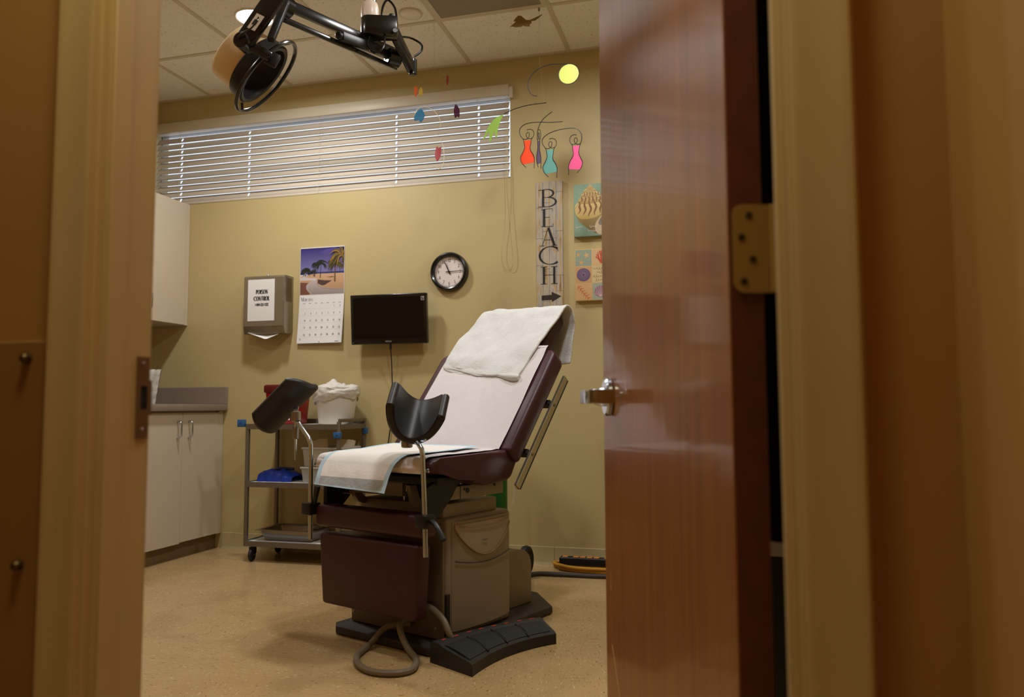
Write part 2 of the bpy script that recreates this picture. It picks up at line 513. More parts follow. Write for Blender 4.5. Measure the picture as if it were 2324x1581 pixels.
def wood_door_mat():
    m = mat('varnished_birch', rgb(150, 90, 40), 0.42, spec=.3, coat=.3, crough=0.08)
    nt = m.node_tree
    b = nt.nodes['Principled BSDF']
    tc = nt.nodes.new('ShaderNodeTexCoord')
    mp = nt.nodes.new('ShaderNodeMapping'); mp.inputs['Scale'].default_value = (26, 26, 0.9)
    nt.links.new(tc.outputs['Object'], mp.inputs['Vector'])
    n = nt.nodes.new('ShaderNodeTexNoise'); n.inputs['Scale'].default_value = 1.5; n.inputs['Detail'].default_value = 8; n.inputs['Distortion'].default_value = 0.6
    nt.links.new(mp.outputs[0], n.inputs['Vector'])
    cr = nt.nodes.new('ShaderNodeValToRGB')
    cr.color_ramp.elements[0].position = .15; cr.color_ramp.elements[0].color = rgb(122, 70, 22)
    cr.color_ramp.elements[1].position = .85; cr.color_ramp.elements[1].color = rgb(162, 100, 38)
    nt.links.new(n.outputs['Fac'], cr.inputs[0]); nt.links.new(cr.outputs[0], b.inputs['Base Color'])
    n2 = nt.nodes.new('ShaderNodeTexNoise'); n2.inputs['Scale'].default_value = 2.2
    mp2 = nt.nodes.new('ShaderNodeMapping'); mp2.inputs['Scale'].default_value = (5, 5, .6)
    nt.links.new(tc.outputs['Object'], mp2.inputs['Vector']); nt.links.new(mp2.outputs[0], n2.inputs['Vector'])
    bp = nt.nodes.new('ShaderNodeBump'); bp.inputs['Strength'].default_value = .05; bp.inputs['Distance'].default_value = .01
    nt.links.new(n2.outputs['Fac'], bp.inputs['Height']); nt.links.new(bp.outputs['Normal'], b.inputs['Coat Normal'])
    return m
M_door = wood_door_mat()
M_dooredge = mat('door_edge_wood', rgb(92, 40, 20), 0.5, vary=0.15, vscale=30)

# ------------------------------------------------------------------ the room
D = 4.4175
XL, XR = -3.76, 0.62
Y1, Y2 = 0.895, 1.007
H = 2.971
JL, JR, DH = -0.85, 0.069, 2.13

def struct(o): return tag(o, kind='structure')

# floor slab and vinyl tiles
bm = bmesh.new(); box(bm, -3.9, 0.9, -1.6, 4.7, -0.12, -0.0025)
fl = struct(obj('floor', bm, mat('screed', rgb(96, 74, 48), 0.8), smooth=0))
T = 0.3048
tile0 = None
fx0 = -0.545
ix = [i for i in range(-11, 6)]
ty0 = 3.90
for i in ix:
    for j in range(-18, 3):
        x0, x1 = fx0 + i * T, fx0 + (i + 1) * T
        y0, y1 = ty0 + j * T, ty0 + (j + 1) * T
        cx0, cx1 = max(x0, XL), min(x1, XR)
        cy1 = min(y1, D)
        if cx1 - cx0 < .02 or cy1 - y0 < .02 or y0 < -1.5: continue
        if x0 >= XL and x1 <= XR and y1 <= D:
            if tile0 is None:
                tile0 = obj('floor_tile', bx(.00012, T - .00012, .00012, T - .00012, -.0025, 0, .0001, 1), M_floor, fl, smooth=0, loc=(x0, y0, 0))
            else: share(tile0, fl, (x0, y0, 0))
        else:
            obj('floor_tile', bx(.00012, cx1 - cx0 - .00012, .00012, cy1 - y0 - .00012, -.0025, 0, .0001, 1), M_floor, fl, smooth=0, loc=(cx0, y0, 0))

# walls
WX0, WX1, WZ0, WZ1 = -3.748, -1.215, 2.245, 2.80
bm = bmesh.new()
box(bm, XL - .12, XR + .12, D, D + .16, 0, WZ0)
box(bm, XL - .12, XR + .12, D, D + .16, WZ1, H + .1)
box(bm, XL - .12, WX0, D, D + .16, WZ0, WZ1)
box(bm, WX1, XR + .12, D, D + .16, WZ0, WZ1)
wall_back = struct(obj('wall_back', bm, M_wall, smooth=0))
struct(obj('wall_left', bx(XL - .12, XL, Y1, D, 0, H + .1), M_wall, smooth=0))
struct(obj('wall_right', bx(XR, XR + .12, Y1, D, 0, H + .1), M_wall, smooth=0))
bm = bmesh.new()
box(bm, XL, JL - .02, Y1, Y2, 0, H + .1)
box(bm, JR + .02, XR, Y1, Y2, 0, H + .1)
box(bm, JL - .02, JR + .02, Y1, Y2, DH + .02, H + .1)
struct(obj('wall_front', bm, [M_corr], smooth=0))
# corridor
CRX, CLX, CH = 0.229, -2.3, 2.62
struct(obj('wall_corridor_right', bx(CRX, CRX + .12, -1.6, Y1, 0, CH), M_corr, smooth=0))
struct(obj('wall_corridor_left', bx(CLX - .12, CLX, -1.6, Y1, 0, CH), M_corr, smooth=0))
struct(obj('wall_corridor_rear', bx(CLX, CRX, -1.6, -1.48, 0, CH), M_corr, smooth=0))
struct(obj('ceiling_corridor', bx(CLX - .12, CRX + .12, -1.6, Y1, CH, CH + .1), M_white, smooth=0))

# cove base (sections with visible joints)
def base_section(parent, x0, x1, y0, y1, horiz=True):
    prof = [(0, 0), (.014, 0), (.009, .01), (.006, .018), (.005, .098), (.0, .1)]
    if horiz: f = lambda p, z, h: (h, y0 - p, z)
    else: f = lambda p, z, h: (x0 + p, h, z)
    return obj('base_strip', prism(prof, x0 if horiz else y0, x1 if horiz else y1, f), M_base, parent, smooth=30)
bb = bmesh.new(); box(bb, -3.13, XR, D - .0008, D, .0, .096)
bbo = struct(obj('baseboard_back', bb, M_base, smooth=0))
for a, b_ in ((-3.13, -2.16), (-2.158, -.965), (-.963, .25), (.252, XR)):
    base_section(bbo, a, b_, D - .0008, 0)

# ceiling: grid bars and lay-in tiles
ceil = struct(obj('ceiling', bx(XL - .12, XR + .12, Y1, D + .1, H + .08, H + .14), M_white, smooth=0))
gx = [XL] + [-1.463 + .6096 * k for k in range(-3, 4) if XL + .05 < -1.463 + .6096 * k < XR] + [XR]
gy = [Y2] + [3.857 - .6096 * k for k in range(4, -1, -1)] + [D]
M_grid = mat('grid_bar_paint', rgb(206, 196, 174), 0.5)
for x in gx[1:-1]:
    obj('grid_bar', bx(x - .012, x + .012, gy[0], gy[-1], H - .0015, H + .03), M_grid, ceil, smooth=0)
for y in gy[1:-1]:
    for k in range(len(gx) - 1):
        obj('grid_bar', bx(gx[k] + .0121, gx[k + 1] - .0121, y - .012, y + .012, H - .001, H + .03), M_grid, ceil, smooth=0)
obj('wall_angle', bx(XL, XR, D - .022, D, H - .002, H + .03), M_grid, ceil, smooth=0)
obj('wall_angle', bx(XL, XL + .022, Y2, D - .022, H - .002, H + .03), M_grid, ceil, smooth=0)
obj('wall_angle', bx(XR - .022, XR, Y2, D - .022, H - .002, H + .03), M_grid, ceil, smooth=0)
def cell(ix_, iy_): return gx[ix_], gx[ix_ + 1], gy[iy_], gy[iy_ + 1]
special = set()
ixd = min(range(len(gx)), key=lambda i: abs(gx[i] + 1.463))
iyd = min(range(len(gy)), key=lambda i: abs(gy[i] - 3.247))
special |= {(ixd, iyd), (ixd, iyd - 1)}
ixt = min(range(len(gx)), key=lambda i: abs(gx[i] + 3.292))
iyt = min(range(len(gy)), key=lambda i: abs(gy[i] - 2.638))
special |= {(ixt, iyt), (ixt, iyt - 1)}
tiles = {}
for a in range(len(gx) - 1):
    for b_ in range(len(gy) - 1):
        if (a, b_) in special: continue
        x0, x1, y0, y1 = cell(a, b_)
        key = (round(x1 - x0, 3), round(y1 - y0, 3))
        if key in tiles: share(tiles[key], ceil, (x0, y0, H))
        else: tiles[key] = obj('ceiling_tile', bx(.004, x1 - x0 - .004, .004, y1 - y0 - .004, .003, .02, .002, 1), M_ceil, ceil, smooth=0, loc=(x0, y0, H))

# dark grey ceiling panel above the mobiles
x0, x1 = gx[ixd], gx[ixd + 1]; y0, y1 = gy[iyd - 1], gy[iyd + 1]
t = thing('ceiling_air_panel', 'dark grey ceiling panel set in the grid above the hanging mobiles', 'ceiling panel', ((x0 + x1) / 2, (y0 + y1) / 2, H))
hx, hy = (x1 - x0) / 2, (y1 - y0) / 2
obj('panel', bx(-hx + .03, hx - .03, -hy + .03, hy - .03, -.002, .01, .002, 1), mat('grey_mesh_panel', rgb(150, 140, 126), 0.8, vary=.05, vscale=300, bump=.2, bscale=800), t, smooth=0)
bm = bmesh.new()
box(bm, -hx, hx, -hy, -hy + .03, -.004, .012); box(bm, -hx, hx, hy - .03, hy, -.004, .012)
box(bm, -hx, -hx + .03, -hy + .03, hy - .03, -.004, .012); box(bm, hx - .03, hx, -hy + .03, hy - .03, -.004, .012)
obj('frame', bm, M_grid, t, smooth=0)
# fluorescent troffer near the wall cabinets (its end shows at the door jamb)
x0, x1 = gx[ixt], gx[ixt + 1]; y0, y1 = gy[iyt - 1], gy[iyt + 1]
t = thing('ceiling_troffer', 'white framed rectangular ceiling light fixture cut off at upper left', 'ceiling light', ((x0 + x1) / 2, (y0 + y1) / 2, H))
hx, hy = (x1 - x0) / 2, (y1 - y0) / 2
obj('lens', bx(-hx + .04, hx - .04, -hy + .04, hy - .04, .0, .012, .002, 1), mat('prismatic_lens', rgb(226, 222, 212), 0.35, bump=.4, bscale=900), t, smooth=0)
bm = bmesh.new()
box(bm, -hx, hx, -hy, -hy + .04, -.006, .014); box(bm, -hx, hx, hy - .04, hy, -.006, .014)
box(bm, -hx, -hx + .04, -hy + .04, hy - .04, -.006, .014); box(bm, hx - .04, hx, -hy + .04, hy - .04, -.006, .014)
obj('frame', bm, mat('white_enamel', rgb(232, 228, 218), .3), t, smooth=0)

# recessed downlights, two of them unseen and added as fill
M_lens = mat('lamp_lens', rgb(255, 250, 240), 0.4, emit=(1, .95, .86, 1), estr=6.0)
M_ltrim = mat('lamp_trim', rgb(236, 230, 220), 0.35)
def downlight(x, y, w, label):
    t = thing('recessed_downlight', label, 'ceiling light', (x, y, H), group='recessed ceiling downlights')
    obj('trim_ring', lathe([(.092, -.002), (.098, -.005), (.102, -.001), (.102, .008), (.092, .008)], 32, closed=True), M_ltrim, t)
    obj('lens', lathe([(0, -.007), (.07, -.006), (.092, -.001), (.092, .006), (0, .006)], 32), M_lens, t)
    ld = bpy.data.lights.new('downlight_lamp', 'AREA')
    ld.shape = 'DISK'; ld.size = .2; ld.energy = w; ld.color = LIGHT_COL
    try: ld.spread = math.radians(172)
    except Exception: pass
    lo = bpy.data.objects.new('lamp', ld)
    C.objects.link(lo); lo.parent = t; lo.location = (0, 0, -.02)
    return t
downlight(-2.396, 3.56, DOWNLIGHT_W * .8, 'lit round white downlight in ceiling behind the exam lamp head')
downlight(-2.396, 1.95, DOWNLIGHT_W * .28, 'added unseen fill downlight in ceiling nearer the doorway, above the picture')  # unseen fill, added to lift the front floor and seat front
downlight(-0.58, 2.30, DOWNLIGHT_W * .55, 'added unseen fill downlight in ceiling beside the open door, above the picture')  # unseen fill, added to brighten the chair side and right floor
downlight(-0.62, 3.30, DOWNLIGHT_W * .5, 'lit round white downlight in ceiling right of the grey panel, above the picture')
# small white sprinkler escutcheon on a tile
t = thing('sprinkler_cover', 'small flat white sprinkler cover on ceiling tile beside the grey panel', 'sprinkler', (-1.575, 3.745, H))
obj('cover_plate', lathe([(0, -.01), (.045, -.01), (.055, -.004), (.055, .003), (0, .003)], 24), M_ltrim, t)
obj('rim', lathe([(.053, -.002), (.062, -.003), (.064, .003), (.053, .003)], 24, closed=True), M_grid, t)

# corridor light
ld = bpy.data.lights.new('corridor_lamp', 'AREA'); ld.shape = 'RECTANGLE'; ld.size = .5; ld.size_y = .2; ld.energy = CORRIDOR_W; ld.color = CORR_COL
t = thing('corridor_ceiling_light', 'warm rectangular corridor ceiling light behind the viewer', 'ceiling light', (-.50, .52, CH))
obj('diffuser', bx(-.27, .27, -.12, .12, -.035, 0, .01, 2), mat('warm_diffuser', rgb(240, 220, 180), .5, emit=(1, .75, .42, 1), estr=1.0), t)
lo = bpy.data.objects.new('lamp', ld); C.objects.link(lo); lo.parent = t; lo.location = (0, 0, -.05)

# ------------------------------------------------------------------ window behind the blind
w = struct(thing('window_1', None, None, ((WX0 + WX1) / 2, D, WZ0)))
wl = WX1 - WX0; wh = WZ1 - WZ0
M_alu = mat('window_frame', rgb(150, 146, 140), .4, .3)
bm = bmesh.new()
box(bm, -wl / 2, wl / 2, .09, .13, 0, .035); box(bm, -wl / 2, wl / 2, .09, .13, wh - .035, wh)
for x in (-wl / 2, wl / 2 - .006): box(bm, x, x + .006, .09, .13, .035, wh - .035)
obj('window_frame', bm, M_alu, w, smooth=0)
M_glass = mat('glass', (1, 1, 1, 1), 0.0, trans=1.0, ior=1.02)
for a, b_ in ((-wl / 2 + .006, wl / 2 - .006),):
    obj('pane', bx(a, b_, .105, .109, .035, wh - .035), M_glass, w, smooth=0)

# ------------------------------------------------------------------ blinds
t = thing('window_blind', 'long white horizontal slat blind across the high window', 'blinds', ((WX0 + WX1) / 2, D, WZ0))
bl = wl - .03
M_slat = mat('blind_slat', rgb(204, 192, 174), .45)
M_cordm = mat('cord', rgb(206, 190, 150), .7)
holes = [-1.07 + .0, -.62, -.02, .36, .83, 1.04]
holes = [x_ - (WX0 + WX1) / 2 for x_ in (-3.536, -3.013, -1.963, -1.422)]
xs = [-bl / 2]
for hh_ in holes: xs += [hh_ - .006, hh_ + .006]
xs.append(bl / 2)
ys = [-.025, -.012, .012, .025]
bm = bmesh.new()
gv = {}
def gvert(i, j):
    if (i, j) not in gv:
        y = ys[j]
        gv[(i, j)] = bm.verts.new((xs[i], y, .0022 * (1 - (y / .025) ** 2)))
    return gv[(i, j)]
for i in range(len(xs) - 1):
    for j in range(3):
        if j == 1 and i % 2 == 1: continue
        bm.faces.new((gvert(i, j), gvert(i + 1, j), gvert(i + 1, j + 1), gvert(i, j + 1)))
bmesh.ops.solidify(bm, geom=bm.faces[:], thickness=.0025)
PITCH = .0416
slat0 = None
TILT = math.radians(63)
for k in range(11):
    z = .045 + k * PITCH
    if slat0 is None: slat0 = obj('slat', bm, M_slat, t, smooth=0, loc=(0, .035, z), rot=(TILT, 0, 0))
    else: share(slat0, t, (0, .035, z), (TILT, 0, 0))
obj('bottom_rail', bx(-bl / 2, bl / 2, .012, .058, .006, .02, .004, 2), M_slat, t)
obj('head_rail', bx(-bl / 2, bl / 2, .005, .062, wh - .045, wh - .003, .003, 1), M_slat, t)
obj('valance', bx(-wl / 2 - .02, wl / 2 - .003, -.024, -.012, wh - .055, wh + .012, .003, 2), mat('valance_vinyl', rgb(206, 194, 170), .4), t)
obj('valance_return', bx(wl / 2 - .002, wl / 2 + .022, -.024, 0, wh - .075, wh - .005, .003, 2), bpy.data.materials['valance_vinyl'], t)
for hh_ in holes + [-2.49 - (WX0 + WX1) / 2]:
    for yy in (.0085, .0615):
        obj('ladder_cord', tb([(hh_, yy, .01), (hh_, yy, wh - .04)], .0008, 5), M_cordm, t)
    obj('cord_button', cyl((hh_, .03, .0), (0, 0, 1), .006, .008, .001, 10), M_white, t)
# pull cord hanging in a long loop at the right
obj('pull_cord', tb([(wl / 2 - .025, .002, wh - .06), (wl / 2 - .022, -.02, .02), (wl / 2 - .025, -.016, -.25), (wl / 2 - .045, -.016, -.42), (wl / 2 - .04, -.016, -.5), (wl / 2 - .01, -.018, -.545), (wl / 2 + .022, -.016, -.5), (wl / 2 + .012, -.016, -.35), (wl / 2 - .005, -.016, -.15), (wl / 2 - .012, -.02, .02), (wl / 2 - .016, .002, wh - .06)], .0016, 6, 8), M_cordm, t)

# ------------------------------------------------------------------ door, frame
fr = struct(thing('trim_1', None, None, ((JL + JR) / 2, Y1, 0)))
def part_world(name, bm, m, parent, smooth=35):
    o = obj(name, bm, m, parent, smooth)
    o.matrix_parent_inverse = Matrix.Translation(parent.location).inverted()
    return o
def jamb(xa, sgn):
    # xa: opening face; sgn +1 for the jamb whose body lies at smaller x (left side)
    body = [(xa - sgn * .02, Y1), (xa, Y1), (xa, Y2), (xa - sgn * .02, Y2)]
    part_world('jamb', prism(body, 0, DH + .02, XY, .0015, 1), M_trim, fr)
    stop = [(xa, Y1 + .012), (xa + sgn * .012, Y1 + .014), (xa + sgn * .012, Y1 + .049), (xa, Y1 + .05)]
    part_world('door_stop', prism(stop, 0, DH, XY, .001, 1), M_trim, fr)
    # moulded casing on the corridor side
    e = xa - sgn * .005
    cas = [(e, Y1)] + [(e - sgn * k_ * (.77 if sgn > 0 else .9), Y1 - d_) for k_, d_ in ((0, .010), (.008, .013), (.016, .012), (.030, .016), (.044, .016), (.054, .020), (.066, .021), (.070, .018), (.070, 0))]
    part_world('casing', prism(cas, 0, DH + .06, XY), M_trim, fr, 40)
    cas2 = [(x, 2 * Y1 - y + (Y2 - Y1) - 0) for x, y in cas]
    part_world('casing', prism(cas2, 0, DH + .06, XY), M_trim, fr, 40)
jamb(JL, 1); jamb(JR, -1)
part_world('head_jamb', bx(JL, JR, Y1, Y2, DH, DH + .02), M_trim, fr)
part_world('head_casing', bx(JL - .075, JR + .075, Y1 - .018, Y1, DH + .005, DH + .075, .003, 1), M_trim, fr)
# strike plate in the left jamb
bm = bmesh.new()
sx = JL + .0008
pl = [(.985, .849), (1.012, .849), (1.012, .883), (1.0155, .887), (1.0155, .935), (1.012, .939), (1.012, .972), (.985, .972)]
hole = [(.990, .893), (1.004, .893), (1.004, .928), (.990, .928)]
def quad(bm, pts): bm.faces.new([bm.verts.new(p) for p in pts])
for y0, y1, z0, z1 in ((.982, .990, .849, .972), (.990, 1.004, .849, .893), (.990, 1.004, .928, .972), (1.004, 1.0075, .849, .972), (1.0075, 1.0135, .885, .937)):
    box(bm, sx - .0008, sx + .0012, y0, y1, z0, z1)
sp = part_world('strike_plate', bm, mat('worn_nickel', rgb(142, 118, 96), .35, .85), fr, 0)
part_world('strike_pocket', bx(sx - .0009, sx + .0003, .990, 1.004, .893, .928), mat('dark_hole', rgb(14, 9, 6), .9), fr, 0)
for z in (.861, .960):
    part_world('screw', cyl((sx + .001, .995, z), (1, 0, 0), .0042, .0012, .0003, 12), M_steel, fr)

# door leaf, open about seventy degrees into the room
hp = Vector((0.005, 1.015, 0)); dd = Vector((-.322, .947, 0)).normalized(); dn = Vector((dd.y, -dd.x, 0))   # dn points to the hidden face
ang = math.atan2(dd.y, dd.x)
door = struct(thing('door_1', None, None, hp, ang))     # local x along the leaf, local -y to hidden face
DW = .903
DT = .0445
obj('leaf', bx(0, DW, -DT, 0, .012, DH - .004, .0015, 1), M_door, door)
obj('edge_band', bx(-.0012, .0006, -DT + .0012, -.0012, .014, DH - .006, .0003, 1), M_dooredge, door)
for hz in (1.092, .32, 1.87):
    Mx = Matrix.Rotation(PI / 2, 4, 'Z')
    poly = [(-DT + .004, -.055)] + [(-.013 + .011 * math.sin(a), -.044 - .011 * math.cos(a)) for a in [i * PI / 8 for i in range(5)]] + [(-.013 + .011 * math.cos(a), .044 + .011 * math.sin(a)) for a in [i * PI / 8 for i in range(5)]] + [(-DT + .004, .055)]
    poly = [(-DT - .012, -.056)] + [(-.018 + .013 * math.sin(a_), -.043 - .013 * math.cos(a_)) for a_ in [i * PI / 12 for i in range(7)]] + [(-.018 + .013 * math.cos(a_), .043 + .013 * math.sin(a_)) for a_ in [i * PI / 12 for i in range(7)]] + [(-DT - .012, .056)]
    hg = obj('hinge', prism(poly, -.0042, -.0012, lambda y, z, hh_: (hh_, y, hz + z)), mat('painted_hinge', rgb(156, 122, 62), .45, .1), door)
    for k, (yy, zz) in enumerate(((-.026, .042), (-.016, .014), (-.03, -.014), (-.018, -.042))):
        s_ = obj('hinge_screw', cyl((-.0042, yy, hz + zz), (-1, 0, 0), .0048, .001, .0003, 12), mat('screw_dark', rgb(60, 44, 22), .5, .5), hg)
    obj('hinge_knuckle', cyl((-.003, -DT - .014, hz - .056), (0, 0, 1), .0065, .112, .001, 12), bpy.data.materials['painted_hinge'], hg)
# lever set
lv = obj('lever_rose', cyl((DW - .093, -.001, .915), (0, 1, 0), .043, .016, .004, 32), M_chrome, door)
obj('lever_hub', lathe([(0, 0), (.021, 0), (.021, .012), (.017, .024), (.012, .034), (.012, .052), (0, .052)], 24, axis_m((DW - .093, .012, .915), (0, 1, 0))), M_chrome, lv)
poly = [(DW - .098 + .012, .045), (DW - .098 + .012, .064), (DW - .16, .073), (DW - .205, .073), (DW - .212, .066), (DW - .212, .056), (DW - .16, .054), (DW - .12, .045)]
obj('lever', prism([(DW - .078, .046), (DW - .078, .068), (DW - .19, .074), (DW - .213, .070), (DW - .218, .060), (DW - .218, .014), (DW - .196, .014), (DW - .196, .050)], .900, .930, XY, .002, 2), M_chrome, lv)
obj('key_cylinder', cyl((DW - .093, .062, .915), (0, 1, 0), .008, .005, .001, 16), M_steel, lv)

# guessed dark coat behind the door, added so the hinge gap looks black
ct = thing('added_coat', 'near-black navy coat added behind the open door to darken the hinge gap', 'coat', hp, ang)
def coat(s_, q):
    a = 2 * PI * s_
    z = lerp(.70, 1.93, q)
    sh = 1.0 if q < .82 else math.sqrt(max(.02, 1 - ((q - .82) / .19) ** 2))
    fl_ = 1.0 + .10 * math.sin(a * 5 + 1) * (1 - q) + .05 * math.sin(a * 9 + 2 * q)
    return (.35 + .20 * sh * fl_ * math.cos(a), -DT - .102 + .078 * min(1.0, sh + .15) * fl_ * math.sin(a), z)
bm = sheet(coat, 56, 30); bmesh.ops.remove_doubles(bm, verts=bm.verts[:], dist=.0005)
obj('coat_body', bm, mat('navy_wool', rgb(16, 17, 23), .95, bump=.2, bscale=200), ct)
obj('coat_lining', bx(.22, .48, -DT - .14, -DT - .06, .69, .71, .02, 2), mat('pale_blue_lining', rgb(96, 112, 150), .7), ct)
obj('coat_hook', tb([(.35, -DT, 1.97), (.35, -DT - .05, 1.965), (.35, -DT - .085, 1.95), (.35, -DT - .095, 1.90)], .005, 8, 4), M_steel, ct)

# scratches on the door leaf
M_scr = mat('scratch', rgb(196, 150, 100), .6)
for a, b_ in (((.83, .0004, .36), (.70, .0004, .23)), ((.84, .0004, .52), (.835, .0004, .48))):
    obj('scratch_mark', tb([a, tuple(lerp(p, q, .5) + (.004 if i == 0 else 0) for i, (p, q) in enumerate(zip(a, b_))), b_], .0006, 5, 4), M_scr, door)

# protective panel and bolts on the corridor wall left of the frame
t = thing('wall_guard_panel', 'tan guard panel bolted to the corridor wall left of the doorway', 'wall panel', (-1.5, Y1, 0))
obj('panel', bx(-.70, .586, -.012, 0, .0, .99, .002, 1), mat('guard_panel', rgb(150, 112, 62), .45, vary=.04, vscale=5), t)
for z in (.965, .68, .40):
    for x in (.553, -.1):
        b_ = obj('bolt', lathe([(0, .012), (.004, .0115), (.0065, .009), (.0075, .004), (.0075, 0), (0, 0)], 14, axis_m((x, -.012, z), (0, -1, 0))), mat('bolt_bronze', rgb(96, 78, 50), .35, .8), t)

# ------------------------------------------------------------------ cabinets along the left wall
FX = -3.14      # front of base cabinets
def handle(parent, p, d=(0, 0, 1), out=(1, 0, 0), L=.096, m=None):
    p = Vector(p); d = Vector(d); o_ = Vector(out)
    pts = [p - d * L / 2, p - d * L / 2 + o_ * .022, p - d * (L / 2 - .012) + o_ * .031, p + d * (L / 2 - .012) + o_ * .031, p + d * L / 2 + o_ * .022, p + d * L / 2]
    return obj('handle', tb(pts, .0048, 8), M_chrome, parent)
def base_cab(y0, y1, label, filler):
    t = thing('base_cabinet', label, 'cabinet', ((XL + FX) / 2, (y0 + y1) / 2, 0), group='base cabinets along the left wall')
    ox, oy = t.location.x, t.location.y
    def W(bm): bmesh.ops.translate(bm, verts=bm.verts[:], vec=(-ox, -oy, 0)); return bm
    obj('body', W(bx(XL + .004, FX - .02, y0, y1, .095, .872)), M_lam, t, smooth=0)
    obj('toe_kick', W(bx(XL + .01, FX - .042, y0, y1, .0, .0949)), M_kick, t, smooth=0)
    ye = y1 - (.045 if filler else 0)
    if filler: obj('filler_strip', W(bx(FX - .0199, FX - .002, ye + .002, y1 - .001, .096, .871, .001, 1)), M_lam, t)
    ym = (y0 + ye) / 2 if not filler else 4.022
    for a, b_, s in ((y0, ym, -1), (ym, ye, 1)):
        d = obj('door', W(bx(FX - .0198, FX, a + .0015, b_ - .0015, .092 if s < 0 else .098, .862, .0015, 1)), M_lam, t)
        hy = (b_ - .05) if s < 0 else (a + .05)
        handle(d, (FX - ox, hy - oy, .764))
    return t
base_cab(3.645, D - .002, 'cream two-door base cabinet in the corner beside the steel cart', True)
base_cab(2.87, 3.643, 'cream two-door base cabinet nearer the doorway, hidden behind the frame', False)
t = thing('countertop', 'taupe laminate countertop with end splash over the base cabinets', 'countertop', (XL, 3.64, .873))
obj('slab', bx(.003, FX + .03 - XL, -.78, D - .003 - 3.64, 0, .041, .003, 2), M_counter, t)
obj('end_splash', bx(.022, FX + .03 - XL, D - .02 - 3.64, D - .003 - 3.64, .0415, .152, .002, 1), M_counter, t)
obj('back_splash', bx(.003, .021, -.78, D - .003 - 3.64, .0415, .152, .002, 1), M_counter, t)
UX = -3.431
def up_cab(y0, y1, label):
    t = thing('wall_cabinet', label, 'cabinet', (XL, (y0 + y1) / 2, 1.432), group='wall cabinets along the left wall')
    L = (y1 - y0) / 2; dx = UX - XL
    obj('body', bx(.003, dx - .02, -L, L, 0, .81), M_lam, t, smooth=0)
    ye = L - (.03 if y1 > 4.3 else 0)
    if y1 > 4.3: obj('filler_strip', bx(dx - .0199, dx - .001, ye + .002, L, .0, .81, .001, 1), M_lam, t)
    n = 2
    for k in range(n):
        a = -L + (ye + L) * k / n; b_ = -L + (ye + L) * (k + 1) / n
        d = obj('door', bx(dx - .0198, dx, a + .0015, b_ - .0015, .002, .808, .0015, 1), M_lam, t)
        handle(d, (dx, (b_ - .05) if k == 0 else (a + .05), .12))
up_cab(3.60, D - .002, 'cream wall cabinet in the corner under the window blind')
up_cab(2.83, 3.598, 'cream wall cabinet nearer the doorway, hidden behind the frame')

# crinkled white pouch on the counter
t = thing('wipes_pouch', 'crinkled white plastic pouch leaning on the counter by the door frame', 'pouch', (-3.47, 4.10, .9145))
def pouch(s, q):
    x = lerp(-.11, .072, s); z = .0 + .215 * q
    x = x * (1 - .12 * (1 - q)) + .03 * q
    bul = .035 * (math.sin(PI * s) ** .6) * (math.sin(PI * min(1, q * .92 + .08)) ** .7)
    wr = .006 * noise.noise(Vector((s * 7, q * 9, 1.3)))
    return (x, -bul + wr, z + .006 * noise.noise(Vector((s * 5, 2, q * 4))))
def pouch_b(s, q):
    x, y, z = pouch(s, q); return (x, .006 - y * .5, z)
M_pouch = mat('pouch_film', rgb(206, 204, 196), .3, vary=.12, vscale=26, bump=.5, bscale=40)
bm = sheet(pouch, 16, 18)
b2 = sheet(pouch_b, 16, 18)
me_ = bpy.data.meshes.new('tmp'); b2.to_mesh(me_); b2.free(); bm.from_mesh(me_); bpy.data.meshes.remove(me_)
bmesh.ops.remove_doubles(bm, verts=bm.verts[:], dist=.002)
obj('pouch_body', bm, M_pouch, t)
P = Print()
for k in range(14):
    cx_, cz_ = random.uniform(-.06, .05), random.uniform(.04, .13)
    P.line([(cx_ + .012 * math.cos(a), cz_ + .012 * math.sin(a) * random.uniform(.6, 1)) for a in [i * .5 for i in range(7)]], .0022, random.choice([rgb(90, 120, 150), rgb(140, 170, 170), rgb(120, 140, 110)]))
P.done('print_pattern', t, (0, -.038, 0))['kind'] = 'stuff'

# ------------------------------------------------------------------ things on the back wall (local x right, -y into the room, z up)
# paper towel dispenser with notice
t = thing('towel_dispenser', 'steel paper towel dispenser with a taped poison control notice', 'dispenser', (-2.795, D, 1.365))
DWp, DHp, DD = .29, .355, .105
M_disp = mat('dispenser_steel', rgb(150, 140, 120), .38, .75, vary=.05, vscale=8)
prof = [(0, 0), (-.035, -.012), (-DD + .012, -.012), (-DD, .03), (-DD, DHp - .01), (-DD + .012, DHp), (0, DHp)]
o_ = obj('cabinet', prism(prof, -DWp / 2, DWp / 2, YZ, .003, 2), M_disp, t)
obj('cover_door', bx(-DWp / 2 + .006, DWp / 2 - .006, -DD - .003, -DD, .034, DHp - .012, .0015, 1), M_disp, t)
obj('side_window', bx(DWp / 2 - .0005, DWp / 2 + .001, -DD + .02, -.02, .19, DHp - .015, .0005, 1), mat('dispenser_side', rgb(104, 84, 62), .5, .3), t)
obj('lock_knob', lathe([(0, .016), (.006, .014), (.008, .008), (.005, .004), (.005, 0), (0, 0)], 14, axis_m((.0, -.06, DHp - .001), (0, 0, 1))), M_chrome, t)
def twl(s, q):
    x = lerp(-.115, .095, s); y = -.085 + .03 * q
    dip = .045 * (1 - abs(s - .62) / .62) * (1 - q)
    return (x, y - .015 * (1 - q), -.004 - dip)
obj('paper_towel', sheet(twl, 12, 5, .0012), M_sheetp, t)
nt_ = obj('notice', bx(-.112, .078, -DD - .0045, -DD - .0036, .068, .330), M_sheetp, t, smooth=0)
P = Print()
ink = rgb(26, 24, 26)
text(P, 'POISON', -.012, .238, .026, ink, .27, .10, .82, gap=.03, serif=.13)
